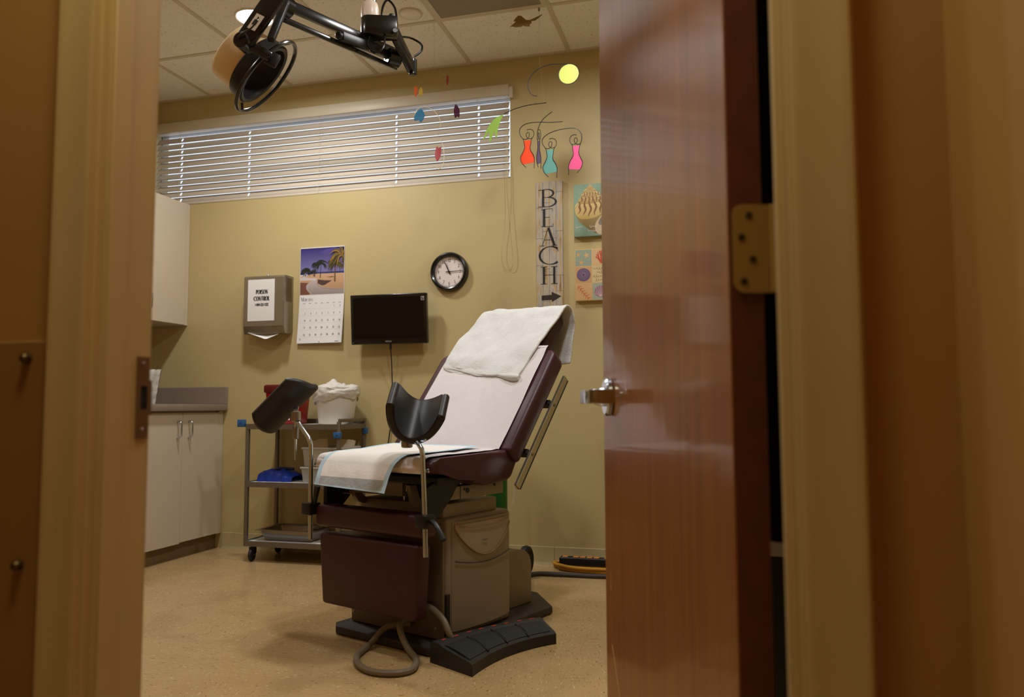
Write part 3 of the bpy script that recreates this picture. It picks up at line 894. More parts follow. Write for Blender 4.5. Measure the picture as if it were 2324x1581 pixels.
text(P, 'CONTROL', -.012, .196, .026, ink, .27, .10, .82, gap=.03, serif=.13)
text(P, '1-800-222-1222', -.012, .163, .015, ink, .26, .12, .9, gap=.02, serif=.14)
P.done('lettering', nt_, (0, -DD - .0046, 0))

# calendar
t = thing('wall_calendar', 'open wall calendar showing palm beach photo over May page', 'calendar', (-2.446, D, 1.292))
cw = .31 / 2
pic = obj('picture_page', bx(-cw + .0, cw, -.006, -.001, .304, .608), M_sheetp, t, smooth=0)
def pg(s, q):
    z = lerp(0, .303, q); y = -.007 - .02 * (1 - q) ** 1.5 * (0.6 + .4 * s)
    return (lerp(-cw - .010 * (1 - q), cw - .006 * (1 - q), s), y, z)
page = obj('date_page', sheet(pg, 6, 10, .003), M_sheetp, t)
P = Print()
W2 = cw - .002
z0, z1 = .308, .604
P.rect(-W2, W2, z0 + .13, z1, rgb(128, 122, 176), rgb(44, 34, 112))
P.poly([(-.02, z1 - .03), (.03, z1 - .012), (.09, z1 - .004), (.14, z1 - .022), (.08, z1 - .03), (.02, z1 - .045)], rgb(82, 70, 140))
P.rect(-W2, W2, z0 + .128, z0 + .142, rgb(52, 62, 108), rgb(44, 50, 104))
P.poly([(-W2, z0), (W2, z0), (W2, z0 + .13), (-.06, z0 + .132), (-W2, z0 + .12)], rgb(176, 134, 96), rgb(206, 166, 130))
P.poly([(-W2, z0), (-.085, z0), (-.1, z0 + .04), (-.085, z0 + .075), (-W2, z0 + .08)], rgb(120, 78, 60))
wallo = [(-.09, z0 + .0), (-.115, z0 + .045), (-.1, z0 + .075), (-.05, z0 + .09), (-W2, z0 + .098), (-W2, z0 + .108), (-.03, z0 + .103), (-.035, z0 + .07), (-.02, z0 + .05), (.05, z0 + .036), (W2, z0 + .028), (W2, z0), (-.02, z0)]
path_l = [(v_.x, v_.y) for v_ in smooth_path([(-.07, z0, 0), (-.105, z0 + .03, 0), (-.108, z0 + .06, 0), (-.08, z0 + .082, 0), (-.04, z0 + .095, 0)], 6)]
path_r = [(v_.x, v_.y) for v_ in smooth_path([(-.036, z0 + .078, 0), (-.02, z0 + .058, 0), (.02, z0 + .044, 0), (.08, z0 + .036, 0), (W2, z0 + .03, 0)], 6)]
P.poly(path_l + path_r + [(W2, z0)], rgb(150, 136, 132), rgb(196, 182, 176))
P.line([(x_, z_ - .006) for x_, z_ in path_r], .0018, rgb(120, 106, 104))
P.line([(x_ + .006, z_) for x_, z_ in path_l], .0016, rgb(214, 202, 196))
P.poly([(-W2, z0 + .092), (-.05, z0 + .09), (-.03, z0 + .102), (-W2, z0 + .112)], rgb(206, 196, 192))
P.poly([(-.135, z0 + .11), (-.105, z0 + .11), (-.105, z0 + .132), (-.12, z0 + .14), (-.135, z0 + .13)], rgb(196, 190, 196))
P.poly([(-.03, z0 + .095), (-.03, z0 + .07), (0, z0 + .056), (.02, z0 + .058), (.07, z0 + .085), (.02, z0 + .088)], rgb(84, 62, 58))
P.poly([(.03, z0 + .108), (.07, z0 + .112), (.09, z0 + .107), (.06, z0 + .104)], rgb(120, 90, 74))
def palm(x, zb, zt, lean, R, cols, n=9, w=.004):
    P.line([(x, zb), (x + lean * .4, lerp(zb, zt, .5)), (x + lean, zt)], [w * 1.5, w, w * .8], cols[0])
    rnd = random.Random(int(x * 1e4) + 5)
    for k in range(n):
        a = lerp(-40, 220, k / (n - 1)) + rnd.uniform(-10, 10)
        ca, sa = math.cos(math.radians(a)), math.sin(math.radians(a))
        r = R * rnd.uniform(.8, 1.1)
        for m_ in range(3):         # each frond is a spray of narrow leaflets
            da = (m_ - 1) * .22
            pts = []
            for i in range(8):
                t_ = i / 7
                px_ = x + lean + math.cos(math.radians(a) + da * t_) * r * t_
                pz_ = zt + math.sin(math.radians(a) + da * t_) * r * t_ * .75 + R * .22 * math.sin(PI * t_) - R * .30 * t_ * t_
                pts.append((max(-W2 + R * .05, min(W2 - R * .05, px_)), min(z1 - R * .05, pz_)))
            P.line(pts, [R * k_ for k_ in (.03, .07, .10, .11, .10, .08, .05, .01)], cols[1 + (k + m_) % (len(cols) - 1)])
dk = [rgb(52, 40, 34), rgb(28, 36, 20), rgb(40, 48, 24), rgb(22, 26, 20)]
palm(-.012, z0 + .105, z0 + .19, .004, .05, dk)
palm(-.052, z0 + .115, z0 + .19, .006, .03, dk)
palm(-.058, z0 + .118, z0 + .147, .0, .022, dk, 7, .003)
palm(-.115, z0 + .12, z0 + .15, .006, .04, dk)
palm(.09, z0 + .08, z0 + .19, .002, .06, [rgb(110, 80, 50), rgb(70, 66, 26), rgb(118, 98, 40), rgb(44, 46, 20)], 11, .006)
palm(.138, z0 + .2, z0 + .235, 0, .095, [rgb(120, 90, 50), rgb(150, 116, 52), rgb(112, 92, 40), rgb(60, 56, 24)], 11)
P.done('photo_print', pic, (0, -.006, 0))
P = Print()
gr = rgb(92, 84, 92)
text(P, 'May', -.142, .268, .024, rgb(60, 54, 62), .13, .045, .9, 'l')
text(P, '2015', -.092, .268, .016, gr, .1, .05, .9, 'l')
for c in range(7): P.rect(-.128 + c * .0415, -.112 + c * .0415, .252, .2545, rgb(150, 140, 146))
day = 1
for r in range(6):
    for c in range(7):
        n = r * 7 + c - 4
        if 1 <= n <= 30 and not (r == 5): text(P, str(n), -.112 + c * .0405, .228 - r * .045, .0115, rgb(74, 66, 74), .13, .07, .85)
    P.rect(-.148, .145, .219 - r * .045, .2194 - r * .045, rgb(190, 182, 184))
text(P, '31', -.140, .02, .0115, rgb(74, 66, 74), .13, .07, .85)
P.rect(.105, .13, .008, .0105, gr)
P.poly(arc(-.004, .007, .003, .003, 0, 360, 10)[:-1], rgb(30, 26, 30))
pr = P.done('date_print', page, (-.002, -.0073, .0))
for v in pr.data.vertices:      # follow the curl of the page
    q = max(0, min(1, v.co.z / .303)); s = (v.co.x + cw) / (2 * cw)
    v.co.y += -.02 * (1 - q) ** 1.5 * (0.6 + .4 * s)
# wall clock
t = thing('wall_clock', 'round black rimmed wall clock with white face', 'clock', (-1.594, D, 1.699))
R = .119
Mf = axis_m((0, 0, 0), (0, -1, 0))
obj('rim', lathe([(R - .028, 0), (R, 0), (R, .02), (R - .006, .033), (R - .014, .037), (R - .022, .033), (R - .028, .018)], 48, Mf, True), M_blackgloss, t)
obj('dial', lathe([(0, .014), (R - .026, .014), (R - .026, .002), (0, .002)], 40, Mf), mat('dial_white', rgb(226, 214, 208), .6), t)
P = Print()
for k in range(1, 13):
    a = math.radians(90 - 30 * k)
    text(P, str(k), .069 * math.cos(a), .069 * math.sin(a) - .009, .0185, rgb(20, 18, 20), .15, .06, .9)
for k in range(60):
    a = math.radians(6 * k); r0, r1 = (.083, .0885) if k % 5 else (.081, .0885)
    P.line([(r0 * math.cos(a), r0 * math.sin(a)), (r1 * math.cos(a), r1 * math.sin(a))], .0016 if k % 5 else .003, rgb(40, 36, 36))
P.done('numerals', t, (0, -.0142, 0))
def hand(name, a, L, w, tail, y):
    a = math.radians(a); d = (math.cos(a), math.sin(a)); n = (-d[1], d[0])
    poly = [(-d[0] * tail + n[0] * w, -d[1] * tail + n[1] * w), (d[0] * L + n[0] * w * .5, d[1] * L + n[1] * w * .5), (d[0] * L - n[0] * w * .5, d[1] * L - n[1] * w * .5), (-d[0] * tail - n[0] * w, -d[1] * tail - n[1] * w)]
    obj(name, prism(poly, y, y - .0008, XZ), M_blackgloss, t, smooth=0)
hand('hour_hand', 115, .062, .0034, .018, -.018)
hand('minute_hand', 2, .086, .0026, .02, -.0195)
hand('second_hand', 105, .082, .0008, .0, -.021)
obj('hub', cyl((0, -.017, 0), (0, -1, 0), .006, .006, .001, 14), M_blackgloss, t)
# monitor
t = thing('wall_monitor', 'black flat screen monitor mounted on the wall with dangling cable', 'monitor', (-1.952, D, 1.417))
t.rotation_euler = (0, 0, math.radians(1.5))
mw, mh = .243, .150
Mt = Matrix.Rotation(math.radians(5), 4, 'X')
def TM(bm): bmesh.ops.transform(bm, matrix=Matrix.Translation((0, -.10, 0)) @ Mt, verts=bm.verts[:]); return bm
hs = obj('housing', TM(bx(-mw, mw, -.004, .035, -mh, mh, .006, 3)), M_blackgloss, t)
obj('back_shell', TM(bx(-mw * .6, mw * .6, .034, .06, -mh * .65, mh * .65, .01, 2)), M_black, t)
obj('screen', TM(bx(-mw + .018, mw - .018, -.0048, -.0035, -mh + .034, mh - .018)), mat('screen_glass', rgb(8, 8, 9), .12), hs, smooth=0)
obj('mount_arm', bx(-.04, .04, -.075, 0, -.05, .05, .004, 1), M_black, t)
P = Print()
text(P, 'INSIGNIA', 0, -mh + .012, .0085, rgb(150, 150, 150), .14, .1, .9, gap=.06)
P.done('brand_lettering', hs, (0, -.1054, .0), (math.radians(5), 0, 0))
P = Print()
P.rect(mw - .031, mw - .011, mh - .045, mh - .022, rgb(170, 168, 162))
P.rect(mw - .0285, mw - .0135, mh - .0425, mh - .0245, rgb(24, 24, 24))
P.line([(mw - .026, mh - .04), (mw - .016, mh - .027)], .0022, rgb(180, 178, 172))
P.line([(mw - .022, mh - .027), (mw - .0135, mh - .0255)], .003, rgb(180, 178, 172))
P.done('energy_sticker', hs, (0, -.1054, .0), (math.radians(5), 0, 0))
P = Print()
P.rect(-mw + .012, -mw + .015, -mh + .0095, -mh + .0125, rgb(170, 180, 190))
P.done('status_light', hs, (0, -.1054, .0), (math.radians(5), 0, 0))
obj('cable_plug', bx(.0, .012, -.082, -.07, -mh - .03, -mh + .005, .002, 1), M_black, t)
obj('power_cable', tb([(.006, -.076, -mh - .02), (.006, -.06, -mh - .1), (-.002, -.03, -mh - .2), (-.004, -.012, -mh - .32), (-.012, -.01, -mh - .45), (-.03, -.01, -mh - .58), (-.045, -.01, -mh - .72), (-.05, -.01, -mh - .95), (-.05, -.01, -mh - 1.2)], .0034, 7, 5), M_black, t)

# BEACH plank sign
t = thing('beach_sign', 'tall weathered plank sign reading BEACH with an arrow', 'sign', (-.976, D, 1.345))
sw, shh = .158, .855
def plank_mat(k):
    m = mat('weathered_plank_%d' % k, rgb(170, 160, 140), .7)
    nt = m.node_tree; b = nt.nodes['Principled BSDF']
    tc = nt.nodes.new('ShaderNodeTexCoord')
    mp = nt.nodes.new('ShaderNodeMapping'); mp.inputs['Scale'].default_value = (30, 5, 5); mp.inputs['Location'].default_value = (k * 3.1, 0, k * 1.7)
    nt.links.new(tc.outputs['Object'], mp.inputs['Vector'])
    n = nt.nodes.new('ShaderNodeTexNoise'); n.inputs['Scale'].default_value = 1.4; n.inputs['Detail'].default_value = 7
    nt.links.new(mp.outputs[0], n.inputs['Vector'])
    cr = nt.nodes.new('ShaderNodeValToRGB')
    for p, c in ((.28, rgb(120, 90, 58)), (.4, rgb(186, 158, 116)), (.5, rgb(184, 174, 156)), (.6, rgb(164, 156, 148)), (.72, rgb(206, 190, 154))):
        e = cr.color_ramp.elements.new(p); e.color = c
    nt.links.new(n.outputs['Fac'], cr.inputs[0]); nt.links.new(cr.outputs[0], b.inputs['Base Color'])
    return m
for k in range(4):
    x0, x1 = -sw / 2 + k * sw / 4, -sw / 2 + (k + 1) * sw / 4
    cuts = [0, .12 + .03 * k, .36 - .02 * k, .52 + .04 * (k % 2), .7 + .03 * k, shh]
    pm_ = plank_mat(k)
    for a, b_ in zip(cuts[:-1], cuts[1:]):
        obj('plank', bx(x0 + .0006, x1 - .0006, -.019, -.003, a + .0006, b_ - .0006, .0008, 1), pm_, t, smooth=0)
obj('backer_board', bx(-sw / 2 + .004, sw / 2 - .004, -.003, 0, .004, shh - .004), M_kick, t, smooth=0)
blk = rgb(26, 22, 22)
for ch, xo, zo, hh_, sq in (('B', -.064, .705, .103, 1.6), ('E', -.052, .588, .104, 1.22), ('A', -.056, .474, .108, 1.14), ('C', -.069, .366, .104, 1.7), ('H', -.058, .250, .104, 1.34)):
    P = Print(); glyph(P, ch, xo, zo, hh_, blk, .135, .035, sq); P.done('letter_%s' % ch.lower(), t, (0, -.0192, 0))
P = Print(); P.poly([(-.049, .157), (.012, .158), (.012, .146), (.068, .178), (.010, .206), (.010, .188), (-.049, .186)], rgb(50, 34, 28)); P.done('arrow', t, (0, -.0192, 0))
P = Print()
for k in range(13):
    scrawl(P, random.uniform(-.07, -.02), .225 + k * .047, random.uniform(.04, .08), .0045, .0009, rgb(206, 198, 182), k)
P.done('faded_script', t, (0, -.019, 0))

# shell canvas
t = thing('shell_canvas', 'canvas print of one large striped whelk shell on aqua', 'picture', (-.677, D, 2.012))
cs = .152
cv = obj('canvas', bx(-cs, cs, -.03, 0, -cs, cs, .003, 2), mat('aqua_canvas', rgb(136, 162, 142), .7, vary=.12, vscale=14), t)
P = Print()
yl, br = rgb(206, 180, 112), rgb(134, 92, 52)
def blob(cx_, cz_, rx, rz, rot, col, col2=None, n=22):
    c, s = math.cos(rot), math.sin(rot)
    P.poly([(cx_ + rx * math.cos(a) * c - rz * math.sin(a) * s, cz_ + rx * math.cos(a) * s + rz * math.sin(a) * c) for a in [2 * PI * i / n for i in range(n)]], col, col2)
def spoly(pts, col, col2=None):
    q_ = smooth_path([(p_[0], p_[1], 0) for p_ in pts], 5, True)
    P.poly([(v_.x, v_.y) for v_ in q_], col, col2)
spoly([(-.08, -.10), (-.125, -.06), (-.148, -.0), (-.138, .035), (-.08, .055), (.02, .06), (.06, .02), (.06, -.06), (.02, -.13), (-.03, -.135)], rgb(112, 92, 48), rgb(186, 160, 96))
spoly([(-.145, .0), (-.14, .035), (-.10, .058), (-.03, .068), (.03, .06), (.045, .03), (.03, -.01), (-.03, -.045), (-.10, -.052), (-.135, -.03)], rgb(196, 164, 92), rgb(226, 206, 146))
spoly([(-.128, .045), (-.118, .072), (-.08, .088), (-.03, .09), (.012, .08), (.022, .06), (.0, .045), (-.05, .036), (-.10, .036)], rgb(176, 144, 80), rgb(224, 204, 144))
spoly([(-.112, .082), (-.10, .102), (-.07, .112), (-.03, .11), (-.002, .1), (-.004, .084), (-.04, .075), (-.085, .074)], rgb(182, 150, 86), rgb(226, 206, 150))
spoly([(-.095, .108), (-.084, .122), (-.058, .128), (-.032, .122), (-.022, .108), (-.05, .1), (-.08, .1)], rgb(186, 156, 92), rgb(220, 198, 142))
spoly([(-.08, .124), (-.066, .138), (-.056, .149), (-.046, .138), (-.036, .123), (-.058, .118)], rgb(182, 152, 92), rgb(206, 180, 120))
for k in range(6):
    x = -.125 + k * .03
    tp = .05 + .012 * math.sin(PI * (k + .5) / 6); bt = -.042 + .01 * abs(k - 2.2)
    P.line([(x + .004 * math.sin(i * 1.3 + k) + .010 * math.sin(PI * i / 8), lerp(tp, bt, i / 8)) for i in range(9)], [.002, .006, .009, .011, .012, .011, .009, .006, .002], br)
    x = -.108 + k * .021
    P.line([(x + .005 * math.sin(PI * i / 6), lerp(.083, .044, i / 6)) for i in range(7)], [.001, .004, .007, .008, .007, .004, .001], br)
    x = -.092 + k * .016
    P.line([(x + .003 * math.sin(PI * i / 4), lerp(.106, .08, i / 4)) for i in range(5)], [.001, .004, .005, .004, .001], br)
for q_ in (((-.142, .012), (-.10, .062), (-.02, .072), (.035, .058)), ((-.122, .062), (-.08, .092), (-.02, .092), (.015, .075)), ((-.105, .095), (-.07, .114), (-.03, .112), (-.004, .1))):
    P.line([(v_.x, v_.y) for v_ in smooth_path([(a_, b_, 0) for a_, b_ in q_], 5)], .0022, rgb(150, 116, 62))
spoly([(-.03, -.09), (.01, -.03), (.055, .01), (.1, .012), (.13, -.03), (.12, -.1), (.07, -.14), (-.01, -.142)], rgb(196, 176, 150), rgb(206, 184, 128))
spoly([(-.01, -.085), (.015, -.035), (.055, -.002), (.085, -.02), (.09, -.07), (.05, -.1)], rgb(146, 136, 120), rgb(52, 54, 44))
for k, (x_, zz, L_) in enumerate(((-.142, -.093, .035), (-.06, -.096, .04), (.0, -.092, .07), (-.07, -.119, .05), (.0, -.118, .08))):
    scrawl(P, x_, zz, L_, .0055, .0016, rgb(236, 230, 216), k)
P.done('shell_print', cv, (0, -.03, 0))
# nine-patch canvas
t = thing('seashore_canvas', 'canvas print of small squares with starfish, coral and sand dollar', 'picture', (-.678, D, 1.638))
cs = .148
cv = obj('canvas', bx(-cs, cs, -.03, 0, -cs, cs, .003, 2), mat('cream_canvas', rgb(214, 186, 130), .7, vary=.05, vscale=10), t)
P = Print()
cells = {}
bgc = [[rgb(150, 164, 144), rgb(214, 178, 130), rgb(170, 172, 150)], [rgb(206, 160, 112), rgb(212, 190, 140), rgb(206, 170, 124)], [rgb(214, 172, 118), rgb(160, 168, 146), rgb(214, 180, 130)]]
cwid = .094
for r in range(3):
    for c in range(3):
        x0 = -.145 + c * .0975; zt = .145 - r * .0975
        P.rect(x0, x0 + cwid, zt - cwid, zt, bgc[r][c]); cells[(r, c)] = (x0 + cwid / 2, zt - cwid / 2)
def star(x, z, R_, a0, col):
    pts = []
    for k in range(10):
        a = a0 + k * PI / 5; rr = R_ if k % 2 == 0 else R_ * .3
        pts.append((x + rr * math.cos(a), z + rr * math.sin(a)))
    P.poly(pts, col)
x, z = cells[(0, 0)]
star(x - .03, z + .02, .018, .3, rgb(214, 170, 110)); star(x + .018, z + .014, .023, .5, rgb(220, 180, 120)); star(x - .012, z - .026, .02, .2, rgb(214, 170, 110))
x, z = cells[(0, 1)]
for k in range(9):
    a = lerp(30, 150, k / 8)
    e = (x + .004 + .036 * math.cos(math.radians(a)), z - .03 + .068 * math.sin(math.radians(a)))
    P.line([(x + .004, z - .035), (lerp(x + .004, e[0], .6) + .003 * (k % 3 - 1), lerp(z - .03, e[1], .55)), e], [.006, .005, .006], rgb(196, 74, 46))
x, z = cells[(1, 0)]
blob(x, z, .04, .038, 0, rgb(104, 84, 116))
for k in range(24):
    a = 2 * PI * k / 24
    P.line([(x + .006 * math.cos(a), z + .006 * math.sin(a)), (x + .037 * math.cos(a), z + .035 * math.sin(a))], .0012, rgb(146, 124, 150))
blob(x, z, .004, .004, 0, rgb(60, 40, 40))
x, z = cells[(1, 1)]
for k, (xo, L_) in enumerate(((-.042, .075), (-.02, .055), (-.042, .05), (-.03, .07))):
    scrawl(P, x + xo, z + .034 - k * .022, L_, .006, .0013, rgb(96, 76, 60), k + 3)
x, z = cells[(2, 0)]
P.line([(x - .035, z + .035), (x, z - .01), (x + .03, z - .04)], .003, rgb(206, 110, 70))
for k in range(6):
    px_, pz_ = lerp(x - .03, x + .025, k / 5), lerp(z + .03, z - .035, k / 5)
    P.line([(px_, pz_), (px_ + .02, pz_ + .004)], [.005, .001], rgb(206, 110, 70)); P.line([(px_, pz_), (px_ - .006, pz_ - .02)], [.005, .001], rgb(206, 110, 70))
x, z = cells[(2, 1)]
P.poly([(x - .008, z - .034)] + arc(x, z - .004, .036, .036, 200, -20, 12) + [(x + .008, z - .034)], rgb(150, 112, 132))
for k in range(9):
    a = math.radians(lerp(190, -10, k / 8)); P.line([(x, z - .032), (x + .034 * math.cos(a), z - .004 + .034 * math.sin(a))], .0022, rgb(208, 176, 180))
x, z = cells[(0, 2)]; star(x, z, .03, .2, rgb(214, 150, 100))
x, z = cells[(1, 2)]; blob(x, z, .03, .02, .4, rgb(190, 140, 110))
x, z = cells[(2, 2)]; star(x, z, .028, .6, rgb(200, 120, 90))
P.done('seashore_print', cv, (0, -.03, 0))

# ------------------------------------------------------------------ steel cart
cx0, cx1, cy0, cy1 = -2.737, -2.123, 4.055, 4.395
t = thing('utility_cart', 'three-shelf steel utility cart with blue corner clips by the wall', 'cart', ((cx0 + cx1) / 2, (cy0 + cy1) / 2, 0))
hw, hd = (cx1 - cx0) / 2, (cy1 - cy0) / 2
for sx_ in (-1, 1):
    for sy_ in (-1, 1):
        x = sx_ * (hw - .012); y = sy_ * (hd - .012)
        obj('post', bx(x - .0105, x + .0105, y - .0105, y + .0105, .09, .797 if sx_ < 0 else .81, .003, 2), M_paintsteel, t)
M_shelf = mat('steel_sheet', rgb(142, 134, 122), .34, .85)
for nm, z, lip in (('top_shelf', .787, .03), ('middle_shelf', .452, .034), ('bottom_shelf', .112, .034)):
    sh_ = obj(nm, bx(-hw + .012, hw - .012, -hd + .012, hd - .012, z - .004, z), M_shelf, t, smooth=0)
    bm = bmesh.new()
    box(bm, -hw + .014, hw - .014, -hd, -hd + .010, z - .022, z + .008)
    box(bm, -hw + .014, hw - .014, hd - .010, hd, z - .022, z + .034)
    box(bm, -hw, -hw + .010, -hd + .014, hd - .014, z - .022, z + .008)
    box(bm, hw - .010, hw, -hd + .014, hd - .014, z - .022, z + .006)
    obj('shelf_lip', bm, M_paintsteel, sh_, smooth=0)
obj('push_bar', bx(hw - .016, hw + .002, -hd + .004, hd - .004, .806, .826, .004, 2), M_paintsteel, t)
for sx_ in (-1, 1):
    for sy_ in (-1, 1):
        x = sx_ * (hw - .045); y = sy_ * (hd - .03)
        cst = obj('caster_fork', bx(x - .016, x + .016, y - .014, y + .022, .045, .083, .004, 2), M_black, t)
        obj('caster_wheel', lathe([(0, -.011), (.026, -.011), (.036, -.008), (.039, 0), (.036, .008), (.026, .011), (0, .011)], 24, axis_m((x, y - .004, .039), (1, .15, 0))), M_rubber, cst)
        obj('caster_axle', cyl((x - .018, y - .004, .039), (1, 0, 0), .005, .036, .001, 10), M_steel, cst)
M_bclip = mat('blue_clip', rgb(46, 96, 150), .45)
def clip(x0, x1, y0, y1, z0, z1):
    o = obj('corner_clip', bx(x0, x1, y0, y1, z0, z1, .004, 2), M_bclip, t)
    obj('clip_hole', bx((x0 + x1) / 2 - .004, (x0 + x1) / 2 + .004, y0 - .0006, y0 + .002, (z0 + z1) / 2 - .004, (z0 + z1) / 2 + .004, .001, 1), M_rubber, o)
clip(-hw - .052, -hw - .004, -hd - .004, -hd + .02, .778, .822)
clip(hw - .04, hw + .006, -hd - .006, -hd + .016, .715, .75)
clip(hw - .012, hw + .014, hd - .03, hd - .004, .73, .768)
# blue absorbent liners on the shelves
M_liner = mat('liner_blue', rgb(168, 196, 208), .8); M_linerw = mat('liner_white', rgb(212, 212, 208), .8)
for z, nm in ((.7885, 'top shelf behind the stirrup'), (.4535, 'middle shelf'), (.1135, 'bottom shelf')):
    l = thing('shelf_liner', 'white absorbent liner with pale blue edges on cart ' + nm, 'liner', (t.location.x, t.location.y, z), group='liners on the cart shelves')
    obj('liner_pad', bx(-hw + .03, hw - .03, -hd + .026, hd - .026, .0, .003, .001, 1), M_linerw, l)
    bm = bmesh.new()
    box(bm, -hw + .014, hw - .014, -hd + .0125, -hd + .026, 0, .0028); box(bm, -hw + .014, hw - .014, hd - .026, hd - .0125, 0, .0028)
    box(bm, -hw + .014, -hw + .03, -hd + .026, hd - .026, 0, .0028); box(bm, hw - .03, hw - .014, -hd + .026, hd - .026, 0, .0028)
    obj('blue_edge', bm, M_liner, l, smooth=0)
TX, TY = t.location.x, t.location.y
# sharps container
s = thing('sharps_container', 'red plastic sharps container with white label on the cart', 'container', (-2.565, 4.235, .7925))
M_red = mat('red_plastic', rgb(150, 14, 18), .35)
M_redd = mat('dark_red_plastic', rgb(96, 16, 18), .4)
def taper(x, y, x2, y2, z0, z1, bev=.01):
    bm = bmesh.new()
    a = [bm.verts.new(p) for p in ((-x, -y, z0), (x, -y, z0), (x, y, z0), (-x, y, z0))]
    b = [bm.verts.new(p) for p in ((-x2, -y2, z1), (x2, -y2, z1), (x2, y2, z1), (-x2, y2, z1))]
    bm.faces.new(a[::-1]); bm.faces.new(b)
    for i in range(4): bm.faces.new((a[i], a[(i + 1) % 4], b[(i + 1) % 4], b[i]))
    if bev: bmesh.ops.bevel(bm, geom=bm.edges[:], offset=bev, segments=2, affect='EDGES', profile=.5)
    return bm
obj('tub', taper(.090, .075, .104, .085, 0, .19), M_red, s)
obj('lid', bx(-.112, .112, -.095, .095, .185, .235, .012, 2), M_redd, s)
lb = obj('label', bx(-.028, .062, -.0825, -.0805, .025, .078), M_sheetp, s, smooth=0)
P = Print()
for k in range(2): P.line([(-.02 + i * .0075, .052 - k * .014 + .004 * math.sin(i * 2.1 + k)) for i in range(9)], .0018, rgb(70, 66, 70))
P.done('handwriting', lb, (0, -.0826, 0))
# bin with bag liner
s = thing('waste_bin', 'white plastic bin with a crumpled bag liner on the cart', 'bin', (-2.25, 4.25, .7925))
obj('pail', lathe([(0, 0), (.097, 0), (.102, .008), (.125, .19), (.128, .215), (.122, .215), (.118, .19), (.095, .012), (0, .012)], 36), mat('white_plastic', rgb(224, 218, 208), .4), s)
def bag(sx_, q):
    a = 2 * PI * sx_
    z = lerp(.135 + .02 * math.sin(a * 1.0 + 2.0) + .008 * math.sin(a * 5), .225 + .012 * math.sin(a * 3 + 1), q)
    r = .128 + .012 * math.sin(PI * q) + .005 * noise.noise(Vector((math.cos(a) * 4, math.sin(a) * 4, q * 5))) * 2
    if q > .86: r -= (q - .86) * .25
    return (r * math.cos(a), r * math.sin(a), z + .006 * noise.noise(Vector((math.cos(a) * 6, math.sin(a) * 6, 3))))
M_bag = mat('bag_film', rgb(222, 216, 208), .3, bump=.5, bscale=50, alpha=.92)
bm = sheet(bag, 64, 12); bmesh.ops.remove_doubles(bm, verts=bm.verts[:], dist=.0005)
obj('bag_cuff', bm, M_bag, s)
def bagt(sx_, q):
    a = 2 * PI * sx_; r = .105 * q
    z = .212 + .045 * (1 - q) * (1 + noise.noise(Vector((math.cos(a) * 2 * q, math.sin(a) * 2 * q, 8)))) + .018 * noise.noise(Vector((r * math.cos(a) * 40, r * math.sin(a) * 40, 1)))
    return (r * math.cos(a) * 1.05, r * math.sin(a) * 1.05, z)
obj('bag_top', sheet(bagt, 40, 12), M_bag, s)
# clear bins with gauze packs on the middle shelf
M_clear = mat('clear_plastic', rgb(214, 214, 206), .25, alpha=.45)
def clearbin(loc, hx_, hy_, hz_, label):
    c = thing('clear_bin', label, 'bin', loc, group='clear bins on the cart')
    bm = taper(hx_ * .93, hy_ * .93, hx_, hy_, 0, hz_, .008)
    bmesh.ops.delete(bm, geom=[f for f in bm.faces if f.normal.z > .9 and f.calc_center_median().z > hz_ * .9], context='FACES')
    obj('tub', bm, M_clear, c)
    bm = bmesh.new(); tube(bm, [(-hx_, -hy_, hz_), (hx_, -hy_, hz_), (hx_, hy_, hz_), (-hx_, hy_, hz_)], .006, 6, True)
    obj('rim', bm, mat('bin_rim', rgb(206, 204, 196), .3, alpha=.8), c)
    return c
clearbin((-2.262, 4.22, .4568), .135, .115, .085, 'clear plastic bin resting directly on the middle cart shelf')
clearbin((-2.262, 4.22, .5495), .13, .11, .105, 'clear plastic bin of gauze packs, upper one of the stack')
M_pack = mat('gauze_pack', rgb(214, 202, 178), .6, bump=.3, bscale=60)
for k, (x, y, r, l) in enumerate(((-2.325, 4.2, -.15, 'left one'), (-2.2, 4.235, .12, 'right one'))):
    p_ = thing('gauze_pack', 'cream gauze pack standing in the upper clear bin, ' + l, 'pack', (x, y, .556), group='gauze packs in the clear bin')
    p_.rotation_euler = (math.radians(-8), r, 0)
    def pk(sx_, q, k=k): return (lerp(-.055, .055, sx_), -.012 * math.sin(PI * sx_) + .006 * noise.noise(Vector((sx_ * 4, q * 4, k))), .012 + q * (.135 + .012 * noise.noise(Vector((sx_ * 5, k * 3, 0)))))
    obj('wrap', sheet(pk, 8, 8, .018), M_pack, p_)
    obj('seal', bx(-.054, .054, -.004, .004, .0, .013, .001, 1), M_sheetp, p_)
p_ = thing('plastic_packet', 'small crumpled clear packet lying in the lower clear bin', 'packet', (-2.27, 4.2, .463))
def lump(sx_, q):
    a = 2 * PI * sx_; r = .07 * math.sin(PI * q) ** .7
    return (r * math.cos(a), .8 * r * math.sin(a), .03 - .03 * math.cos(PI * q) * (1 + .2 * noise.noise(Vector((a, q * 3, 0)))))
obj('film', sheet(lump, 16, 8), M_pack, p_)
